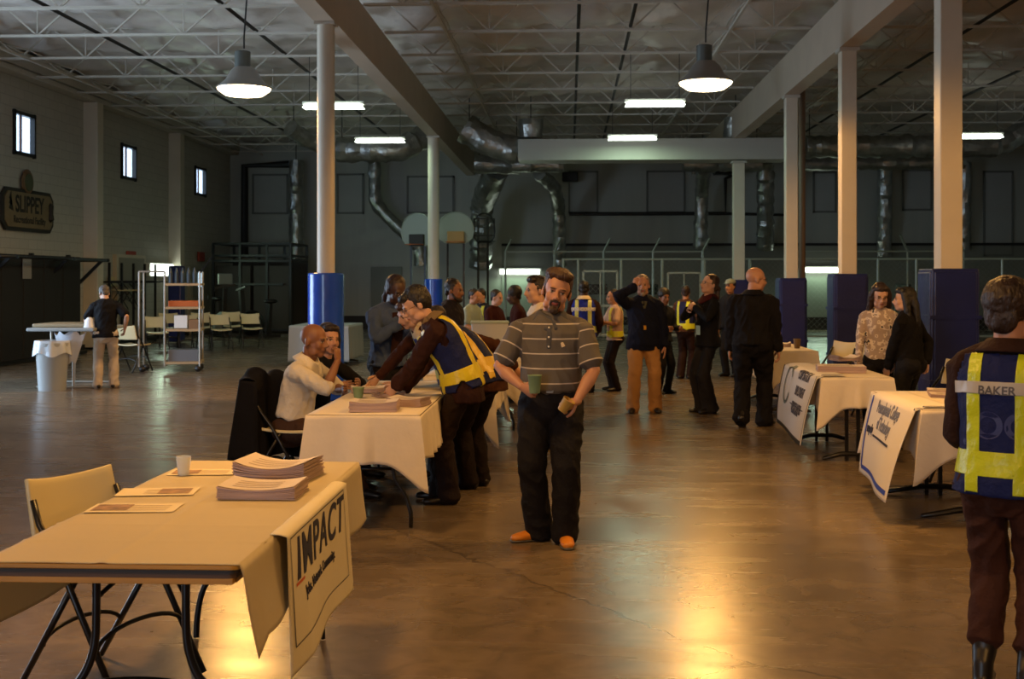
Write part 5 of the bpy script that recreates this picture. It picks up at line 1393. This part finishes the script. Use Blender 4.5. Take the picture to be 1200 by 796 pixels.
    if collar:
        n_ = 22; mb = MB(); q0 = sp(.528); dd = sdir(.48); x = tx(.48); x = (x - dd * dd.dot(x)).normalized(); y = dd.cross(x)
        def cf(u, v):
            a = 2 * PI * u; fr_ = max(0, -math.sin(a)) ; r_ = (.068 + .075 * max(0, v - .25)) * s; z = (.048 - .02 * (1 - min(1, v * 4)) - .085 * max(0, v - .25) - .05 * fr_ ** 2 * (.5 + v)) * s
            return q0 + x * (math.cos(a) * r_ * 1.05) + y * (math.sin(a) * r_ * 1.05 ) + dd * z
        mb.grid(cf, 28, 6); mb.build('collar', clothmat(collar), root, smooth=True, solid=.004)
    def chest(x_, t, out=0):
        """point on the front of the chest"""
        i = min(range(len(TORSO)), key=lambda q: abs(TORSO[q][0] - t)); d = sdir(t); xx = tx(t); xx = (xx - d * d.dot(xx)).normalized(); fw = xx.cross(d) * 1.0
        ry = np.interp(t, [q[0] for q in TORSO], [r_[1] for r_ in rad]); rx = np.interp(t, [q[0] for q in TORSO], [r_[0] for r_ in rad])
        c_ = Vector([np.interp(t, [q[0] for q in TORSO], [p_[j] for p_ in pts]) for j in range(3)])
        return c_ + xx * x_ * s + fw * ((ry + th) * math.sqrt(max(.05, 1 - (x_ * s / (rx + th)) ** 2)) + out)
    if tie: MB().loft([chest(0, .47, .0), chest(0, .44, .012), chest(0, .3, .014), chest(0, .12, .014)], [(.012, .006), (.018, .006), (.026, .005), (.03, .005)], n=8).build('necktie', clothmat(tie), root, smooth=True)
    if lanyard:
        for q in (-1, 1): MB().tube([chest(q * .06, .46, .006), chest(q * .03, .3, .008), chest(.0, .16, .012)], .003, 6).build('lanyard', M_black, root)
        MB().box(chest(0, .11, .022), (.075, .008, .11)).build('badge', mat('badge_' + lanyard.strip('#'), lanyard, .3), root, bevel=.002)
    P = dict(root=root, hp=hp_, arms=arms, sp=sp, chest=chest, s=s, Hm=Hm, k=k, legs=legs, mat=mt)
    return P
def stand(px, py): q = G(px, py); return (q.x, q.y)
def wp(P, v): return P['root'].matrix_basis @ v
# ---------------------------------------------------------------- who is where
def pattern_mat():
    m = mat('patterned_knit', '#a89688', .85); nt = m.node_tree; N = nt.nodes; L = nt.links; p = N['Principled BSDF']
    tc = N.new('ShaderNodeTexCoord'); v = N.new('ShaderNodeTexVoronoi'); v.inputs['Scale'].default_value = 16; L.new(tc.outputs['Object'], v.inputs['Vector'])
    w = N.new('ShaderNodeTexNoise'); w.inputs['Scale'].default_value = 22; w.inputs['Detail'].default_value = 1; L.new(tc.outputs['Object'], w.inputs['Vector'])
    r = N.new('ShaderNodeValToRGB'); r.color_ramp.interpolation = 'CONSTANT'; e = r.color_ramp.elements; e[0].color = lin('#9c8b80'); e[1].position = .52; e[1].color = lin('#c9bcae')
    x = r.color_ramp.elements.new(.66); x.color = lin('#2e2c34'); L.new(w.outputs[0], r.inputs[0]); L.new(r.outputs[0], p.inputs['Base Color']); return m
def at(px, d): q = W(px, 300, d); return (q.x, q.y)
def hof(ytop, d): return HC + (YH - ytop) / F * d
dm = F * HC / (633 - YH)
P1 = person(at(646, dm), R(-2), hof(316, dm), 'man in grey polo with thin white stripes walking forward with two cups', hl=(.17, -.215, .925), hr=(-.17, -.235, 1.015), el=(1, .5, -.1), er=(-1, .5, -.1),
    fl=(.095, -.10), fr=(-.075, .0), tl=8, tr=-62, lean=1, side=0, head=(4, 3, 13), skin='ruddy', w=1.16, belly=.025, hs=1.12, vox=.0068,
    top=dict(c='#54504c', sleeve='short', stripes='#b8b0a6', wr=.006, hem=.072, th=.018), bot=dict(c='#17161b', r=(.098, .090, .088, .092), wr=.009), shoe='#c67a22', hair=('swept', '#3a2414'), beard=('#3a2a20', 'goatee'),
    belt='#131110', collar='#4a4b50', hand_pose=(.85, .9), hdl=(-.75, -.35, -.25), hdr=(.65, -.5, -.30), palml=(-.2, .6, -.5), palmr=(.5, .7, .2))
r1 = P1['root']
for q in (.46, .40, .34):
    MB().ell(P1['chest'](-.008, q, .004), (.006, .004, .006)).build('button', mat('button_white', '#d8d2c4', .4), r1)
MB().loft([P1['chest'](.085, .34, .003), P1['chest'](.075, .365, .003)], [(.012, .003), (.008, .003)], n=8).build('chest_emblem', mat('emblem_pale', '#c9b99a', .7), r1)
MB().loft([P1['chest'](-.002, .47, .0015), P1['chest'](-.006, .40, .0015), P1['chest'](-.008, .33, .0015)], [(.016, .003), (.016, .003), (.014, .003)], n=8).build('placket', clothmat('#4a4b50'), r1)
S_, E, Wp, hd, pn, cu = P1['arms'][-1]
c = wp(P1, Wp + Vector((.075, -.05, -.03))); cup(c.x, c.y, c.z, .041, .10, M_cupg, 'green paper cup in the right hand of the striped polo man', None, M_coffee)
S_, E, Wp, hd, pn, cu = P1['arms'][1]
c = wp(P1, Wp + Vector((-.085, -.045, -.05))); t = cup(c.x, c.y, c.z, .038, .075, mat('yellow_cup', '#a98d4a', .5), 'small yellowish cup tipped in the left hand of the striped polo man', None, None)
t.rotation_euler = (R(10), R(35), 0)

d = F * HC / (483 - YH)
P2 = person(at(754, d), R(2), hof(322, d), 'man in navy jacket and khaki trousers holding a hand to his forehead', hl=(.27, -.10, .78), hr=(-.13, -.17, 1.60), el=(1, .3, 0), er=(-1, -.5, -.15), fl=(.15, -.02), fr=(-.14, -.06), tl=10, tr=-14,
    lean=0, head=(-6, -2, -4), skin='ruddy', w=1.08, belly=.03, hs=1.10, vox=.010, top=dict(c='#0d1226', sleeve='long', wr=.010, hem=-.12, th=.030, name='jacket'), bot=dict(c='#a2794c', r=(.10, .085, .08, .088), wr=.010),
    hair=('short', '#7a6a5c'), hand_pose=(.3, .5), palmr=(.5, 1, 0), hdr=(.25, .1, 1), collar='#0d1226', beard=('#8a7a6c', 'goatee'))
MB().loft([P2['chest'](0, .49, .0), P2['chest'](0, .40, .004)], [(.035, .004), (.012, .004)], n=8).build('shirt_front', clothmat('#4a4a3c'), P2['root'])
MB().box(P2['chest'](0, .16, .02), (.03, .01, .05)).build('badge', mat('gold_badge', '#b88a2a', .3, .6), P2['root'])

d = F * HC / (484 - YH)
P3 = person(at(829, d), R(-62), hof(320, d), 'laughing woman in black suit holding her lapels, badge hanging', hl=(.06, -.22, 1.33), hr=(-.06, -.25, 1.30), el=(1, .2, -.6), er=(-1, .2, -.6), fl=(.07, .0), fr=(-.08, 0), lean=-2, head=(0, -14, 0), skin='light', w=.88, hs=1.06, vox=.010,
    top=dict(c='#121214', sleeve='long', wr=.008, hem=-.09, th=.02, name='jacket'), bot=dict(c='#1d1c1e', r=(.092, .085, .095, .115), wr=.008), hair=('tied', '#2a1810'), glasses=True, lanyard='#a8d4e8', hand_pose=(.8, .8), collar='#3a1014')

d = F * HC / (500 - YH)
P4 = person(at(882, d), R(172), hof(312, d), 'bald man in all black seen from behind, mid-stride', hl=(.25, -.10, .80), hr=(-.28, -.05, .82), el=(.6, 1, 0), er=(-.6, 1, 0), fl=(.12, .16, .05), fr=(-.13, -.06), tl=-5, tr=-30, fpl=-28, lean=2, head=(-68, 4, 0), skin='ruddy', w=1.16, belly=.02, hs=1.10, vox=.010,
    top=dict(c='#111013', sleeve='long', wr=.011, hem=-.04, th=.026, name='jacket'), bot=dict(c='#0f0e12', r=(.105, .090, .086, .098), wr=.010), hair=('bald', ''), glasses=True, hand_pose=(.5, .5), collar='#111013')

# group round the white-draped table
d5 = F * HC / (588 - YH)
P5 = person(at(523, d5), R(-84), 1.63, 'student with black hair in blue and yellow vest leaning over papers, face sideways', hl=(.06, -.40, .88), hr=(-.10, -.34, .86), el=(.6, .5, -.5), er=(-.8, .5, -.3), fl=(.09, .02), fr=(-.10, -.04), lean=33, head=(10, 30, 0), skin='light', w=1.0, hs=1.10, vox=.008, hip_off=(0, .12),
    top=dict(c='#2c1612', sleeve='long', wr=.010, hem=-.16, th=.026, name='jacket'), bot=dict(c='#1f1411', r=(.098, .088, .084, .092), wr=.010), hair=('bowl', '#0f0b0a'), glasses=True, vest=dict(c='#141d4a', band='#c4b41e', hem=-.06), collar='#6a5a44', hand_pose=(.6, .5))
P6 = person(at(520, 9.45), R(-66), 1.60, 'brown-haired student in striped safety vest reaching across to the flyers', hl=(.10, -.46, .86), hr=(-.16, -.60, .84), el=(1, .2, -.2), er=(-1, .3, -.2), fl=(.09, 0), fr=(-.10, -.03), lean=46, head=(12, 26, 6), skin='light', w=.95, hs=1.08, vox=.009, hip_off=(0, .10),
    top=dict(c='#33190f', sleeve='long', wr=.009, hem=-.12, th=.020, name='jacket'), bot=dict(c='#1a1210', r=(.092, .082, .078, .085)), hair=('bowl', '#3a2012'), vest=dict(c='#16235e', band='#d0c030', hem=-.06), collar='#b8a888', hand_pose=(.3, .3))
P7 = person(at(556, 9.1), R(-118), 1.60, 'student in brown shirt and navy vest bending with one arm out behind', hl=(.12, -.60, .84), hr=(-.44, .12, .98), el=(.3, .6, -.3), er=(-.5, .1, .9), fl=(.09, 0), fr=(-.10, .0), lean=58, head=(0, 24, 0), skin='tan', w=1.02, hs=1.0, vox=.009, hip_off=(0, .08),
    top=dict(c='#3a1f12', sleeve='long', wr=.009, hem=-.12, th=.022, name='jacket'), bot=dict(c='#1c1310', r=(.096, .086, .082, .088)), hair=('short', '#1a100c'), vest=dict(c='#121b44', band='#c0a024', hem=-.10), hand_pose=(.4, .3))
P8 = person(at(455, 10.6), R(38), 1.64, 'woman in denim jacket looking at a small camera in her hands', hl=(.04, -.26, 1.26), hr=(-.05, -.28, 1.28), el=(1, .2, -.6), er=(-1, .3, -.6), fl=(.09, 0), fr=(-.09, 0), lean=8, head=(0, 22, 0), skin='dark', w=1.04, hs=1.10, vox=.009,
    top=dict(c='#3c4a66', sleeve='long', wr=.011, hem=-.04, th=.024, name='jacket'), bot=dict(c='#100d0f', r=(.105, .095, .08, .07), kind='skirt'), hair=('tied', '#23120c'), hand_pose=(.9, .9), glasses=True)
MB().loft([P8['chest'](0, .48, .004), P8['chest'](0, .3, .006), P8['chest'](0, .08, .006)], [(.05, .006), (.05, .006), (.06, .006)], n=8).build('undershirt', clothmat('#2a1512'), P8['root'])
q = wp(P8, P8['arms'][-1][2] + Vector((.04, -.07, .05)))
t = empty('camera', q, R(52), 'small camera with lit screen in the denim jacket woman hands', 'camera')
MB().box((0, 0, 0), (.10, .03, .065)).build('body', M_black, t, bevel=.006); MB().box((0, .017, 0), (.07, .004, .048)).build('screen', mat('camera_screen', '#f0d0b0', .3, emit=.8, ecol=(1, .7, .5)), t)
P9 = person(at(527, 13.0), R(72), hof(326, 13.0), 'bearded man in dark plaid jacket standing beyond the round pale column', skin='brown', lean=3, head=(0, 4, 0), w=1.08, hs=1.08, vox=.011, top=dict(c='#201d24', sleeve='long', wr=.010, hem=-.12, th=.03, name='jacket'), bot=dict(c='#121216'), hair=('short', '#1a120e'), beard=('#1a100c', 'full'), collar='#2a262c')

# seated pair
P10POS = at(344, 8.95)
P10 = person(P10POS, R(76), 1.66, 'seated man in white shirt with chin on his fist and elbow on the table', sit=.53, lean=17, hr=(-.04, -.40, 1.045), hl=(.20, -.34, .80), er=(-.3, -.7, -1), el=(1, .3, -.4), fl=(.12, -.46), fr=(-.12, -.62), tl=8, tr=-8, head=(0, 6, 0), skin='brown', w=1.02, hs=1.10, vox=.008,
    top=dict(c='#c9c2b6', sleeve='half', wr=.011, hem=.065, th=.020), bot=dict(c='#3a2820', r=(.100, .084, .076, .08)), hair=('bald', ''), belt='#14100d', collar='#cfc8bc', hand_pose=(.4, .95), hdr=(.1, .1, 1), palmr=(.3, 1, 0), knee=((.05, -1, .6), (-.05, -1, .6)))
P11 = person(at(366, 9.75), R(62), 1.62, 'seated woman with long dark hair and black top turned to her neighbour', sit=.53, lean=19, hl=(.08, -.46, .82), hr=(-.14, -.40, .80), el=(1, .2, -.4), er=(-1, .2, -.4), fl=(.10, -.50), fr=(-.10, -.50), head=(-20, 2, 4), skin='ruddy', w=.92, hs=1.10, vox=.009,
    top=dict(c='#0d0c0f', sleeve='long', wr=.008, hem=-.05, th=.016), bot=dict(c='#121116'), hair=('long', '#1c100c'), hand_pose=(.3, .3), knee=((.05, -1, .6), (-.05, -1, .6)))

# beyond the polo man
P12 = person(at(635, 11.2), R(-66), 1.61, 'young man with dark curly hair behind the polo man, white collar showing', lean=4, head=(0, 2, 0), skin='light', w=.95, hs=1.12, vox=.010, top=dict(c='#bfb2a0', sleeve='long', wr=.007, th=.014), bot=dict(c='#15110f'), hair=('swept', '#1a100c'), tie='#3a3a20', collar='#d8ccb8', hand_pose=(.4, .4))
d = F * HC / (460 - YH)
P13 = person(at(684, d), R(176), hof(327, d), 'student seen from behind in bright blue vest, standing right of the polo man', lean=2, head=(0, 4, 0), skin='dark', w=1.0, hs=1.0, vox=.011, hl=(.22, -.18, .95), hr=(-.22, -.18, .95), top=dict(c='#2a1610', sleeve='long', wr=.008, th=.022, name='jacket'), bot=dict(c='#120e0e'),
    hair=('short', '#0a0808'), vest=dict(c='#1d2f9a', band='#c8d07a', hem=-.06, tape=-1, text=[('JOB CORPS', .07, .36, mat('tape_ink', '#d8d8d0', .6), .002, .014)]), collar='#c8bca0')

d = F * HC / (458 - YH)
P14 = person(at(721, d), R(-72), hof(338, d), 'young man in pale shirt and yellow safety belt, left of the navy jacket man', hl=(.12, -.26, 1.18), hr=(-.08, -.26, 1.12), el=(1, .2, -.6), er=(-1, .2, -.6), lean=2, head=(0, 2, 0), skin='tan', w=.92, hs=1.05, vox=.011, top=dict(c='#b39a8c', sleeve='short', wr=.007, th=.016), bot=dict(c='#1c1310'),
    hair=('short', '#15100d'), vest=dict(c='#a88a7a', band='#c6c41c', hem=-.02), hand_pose=(.6, .6))
d = F * HC / (444 - YH)
P15 = person(at(803, d), R(150), hof(333, d), 'student seen from behind in navy vest with yellow straps, beside the laughing woman', hl=(.22, -.22, 1.05), hr=(-.22, -.22, 1.1), lean=2, head=(20, 0, 0), skin='tan', w=.95, hs=1.0, vox=.012, top=dict(c='#4a3226', sleeve='long', wr=.007, th=.018, name='jacket'), bot=dict(c='#24130f', r=(.09, .085, .08, .085)),
    hair=('short', '#24140e'), vest=dict(c='#1c2250', band='#c6cf1c', hem=-.02))
P16 = person(at(776, 16.6), R(35), hof(338, 16.6), 'student in dark clothes half hidden behind the navy jacket man', lean=3, head=(-10, 6, 0), skin='brown', w=.95, vox=.013, hl=(.15, -.28, 1.1), hr=(-.15, -.28, 1.1), top=dict(c='#161a22', sleeve='long', wr=.006, th=.02), bot=dict(c='#101014'), hair=('afro', '#0c0909'), hand_pose=(.7, .7))
P17 = person(at(857, 19.5), R(-40), hof(326, 19.5), 'person in pale cap half hidden behind the bald man', lean=2, head=(0, 0, 0), skin='tan', w=.95, vox=.015, top=dict(c='#1c1c20', sleeve='long', wr=.006, th=.02), bot=dict(c='#1a1a1e'), hair=('short', '#201510'), cap='#8a948c')
# right hand tables
P18 = person(at(1030, 11.5), R(-14), hof(329, 11.5), 'woman in glasses and patterned pale top standing at the right-hand table', hl=(.17, -.14, .80), hr=(-.22, -.20, .80), lean=3, head=(12, 16, 0), skin='light', w=.86, hs=1.05, vox=.009, top=dict(c='#a89688', sleeve='long', wr=.006, th=.012, hem=-.0, m=pattern_mat()), bot=dict(c='#0f0e12'), hair=('long', '#24140e'), glasses=True, hand_pose=(.3, .3))
P19 = person(at(1066, 11.2), R(-128), hof(335, 11.2), 'dark-haired woman in black jacket turned towards the woman in glasses', hl=(.10, -.22, .80), hr=(-.20, .10, .92), er=(-1, .3, .1), el=(1, .2, 0), lean=4, head=(24, 0, 0), skin='light', w=1.02, hs=1.05, vox=.009, top=dict(c='#0c0b0d', sleeve='long', wr=.008, th=.022, hem=.0, name='jacket'), bot=dict(c='#17171b', r=(.105, .09, .075, .07)), hair=('long', '#0d0908'), hand_pose=(.4, .4))
# student at the right edge
db_ = 4.55
P20 = person(at(1178, db_), R(146), hof(325, db_), 'student in navy vest with yellow bands and name tape, back turned at the right edge', hl=(.16, -.24, 1.0), hr=(-.16, -.24, 1.0), el=(.25, 1, -.2), er=(-.25, 1, -.2), fl=(.09, 0), fr=(-.10, .03), lean=4, head=(-12, 4, 0), skin='ruddy', w=.98, hs=1.10, vox=.0065,
    top=dict(c='#2a1916', sleeve='long', wr=.008, hem=-.06, th=.022, name='jacket'), bot=dict(c='#3a211a', r=(.092, .080, .070, .078), wr=.010, boot=True), shoe='#15110f', hair=('thick', '#24150e'), hand_pose=(.4, .4),
    collar='#2a1916', vest=dict(c='#141f52', band='#b8c818', hem=-.08, tape=-1, tx=0.0, text=[('BAKER', .050, .36, mat('tape_ink_dark', '#4a4a50', .6), .001, .0135), ('JOC', .15, .21, mat('vest_print', '#27336e', .6), .004, .004)]))
# left: man at the utility table
d = F * HC / (455 - YH)
P21 = person(at(124, d), R(-160), hof(331, d), 'man in black polo and light trousers with his back turned at the utility table', hl=(.22, -.20, .92), hr=(-.30, -.02, .98), er=(-.5, .8, 0), el=(.8, .3, -.3), lean=8, head=(20, 28, 0), skin='light', w=1.05, hs=1.02, vox=.010, fl=(.13, 0), fr=(-.13, -.05), tl=20, tr=-20,
    top=dict(c='#0c0c10', sleeve='short', wr=.009, th=.020, hem=-.09), bot=dict(c='#b4a898', r=(.096, .082, .076, .082), wr=.010), hair=('short', '#4a4440'))
# far group behind the round pale column
for i, (px, d, y, rot, c, bc, sk, hc_, vs, lab) in enumerate((
    (551, 17.5, 337, 60, '#8a9a90', '#1a1a1e', 'tan', '#120d0b', None, 'person in pale green shirt beyond the vested group'),
    (567, 18.2, 337, -40, '#1a1c24', '#101014', 'light', '#120d0b', dict(c='#1a2450', band='#a8b840', hem=-.02), 'small student in striped vest between pale green and maroon shirts'),
    (577, 16.6, 338, 60, '#32100f', '#0f0f14', 'light', '#120d0b', None, 'person in maroon short-sleeved shirt far behind the table boxes'),
    (609, 15.5, 335, -80, '#300f12', '#120c0c', 'dark', '#0a0706', None, 'dark-haired person in dark red top behind the young man with white collar'))):
    person(at(px, d), R(rot), hof(y, d), lab, hl=(.15, -.30, .95), hr=(-.15, -.30, 1.0), lean=5, head=(0, 10, 0), skin=sk, w=.97, vox=.014, top=dict(c=c, sleeve='short' if i in (0, 2) else 'long', wr=.006, th=.016), bot=dict(c=bc), hair=('afro' if i == 3 else 'short', hc_), vest=vs)

# black coat draped over a chair behind the seated man
t = chair(P10POS[0] - .0, P10POS[1], R(76), 'folding chair almost hidden under a black coat by the seated man')
mb = MB()
def coatf(u, v):
    a = (u - .5) * 2; x = a * (.26 + .04 * v); f = .035 * math.sin(u * 17 + 2 * v) * (.4 + v)
    hump = .07 * math.exp(-((u - .34) / .12) ** 2) + .04 * math.exp(-((u - .72) / .09) ** 2)
    return (x, .30 + .05 * v + f * .7 + .04 * math.sin(6 * u), .84 + hump * (1 - v) - .58 * v - .03 * math.sin(9 * u) * v)
def coatb(u, v):
    p = coatf(u, v); return (p[0] * .96, p[1] - .13 - .12 * v, p[2] - .01)
fr_ = MB().grid(coatf, 40, 24); 
mb.grid(coatf, 40, 24); mb.grid(coatb, 40, 24)
def coatt(u, v): a = Vector(coatf(u, 0)); b = Vector(coatb(u, 0)); m_ = a.lerp(b, v); m_.z += .02 * math.sin(PI * v); return m_
mb.grid(coatt, 40, 6)
def coats(s_):
    def f(u, v): a = Vector(coatf(s_, u)); b = Vector(coatb(s_, u)); return a.lerp(b, v)
    return f
mb.grid(coats(0), 24, 4); mb.grid(coats(1), 24, 4)
me = mb.mesh('coat'); bm = bmesh.new(); bm.from_mesh(me); bmesh.ops.remove_doubles(bm, verts=bm.verts, dist=.003); bmesh.ops.recalc_face_normals(bm, faces=bm.faces); bm.to_mesh(me); bm.free()
o = obj('black_coat', me, clothmat('#0e0d10', .9), None, smooth=True, solid=.008); o.location = t.location; o.rotation_euler = t.rotation_euler
tag(o, 'black coat draped over a chair behind the seated man in white', 'coat')
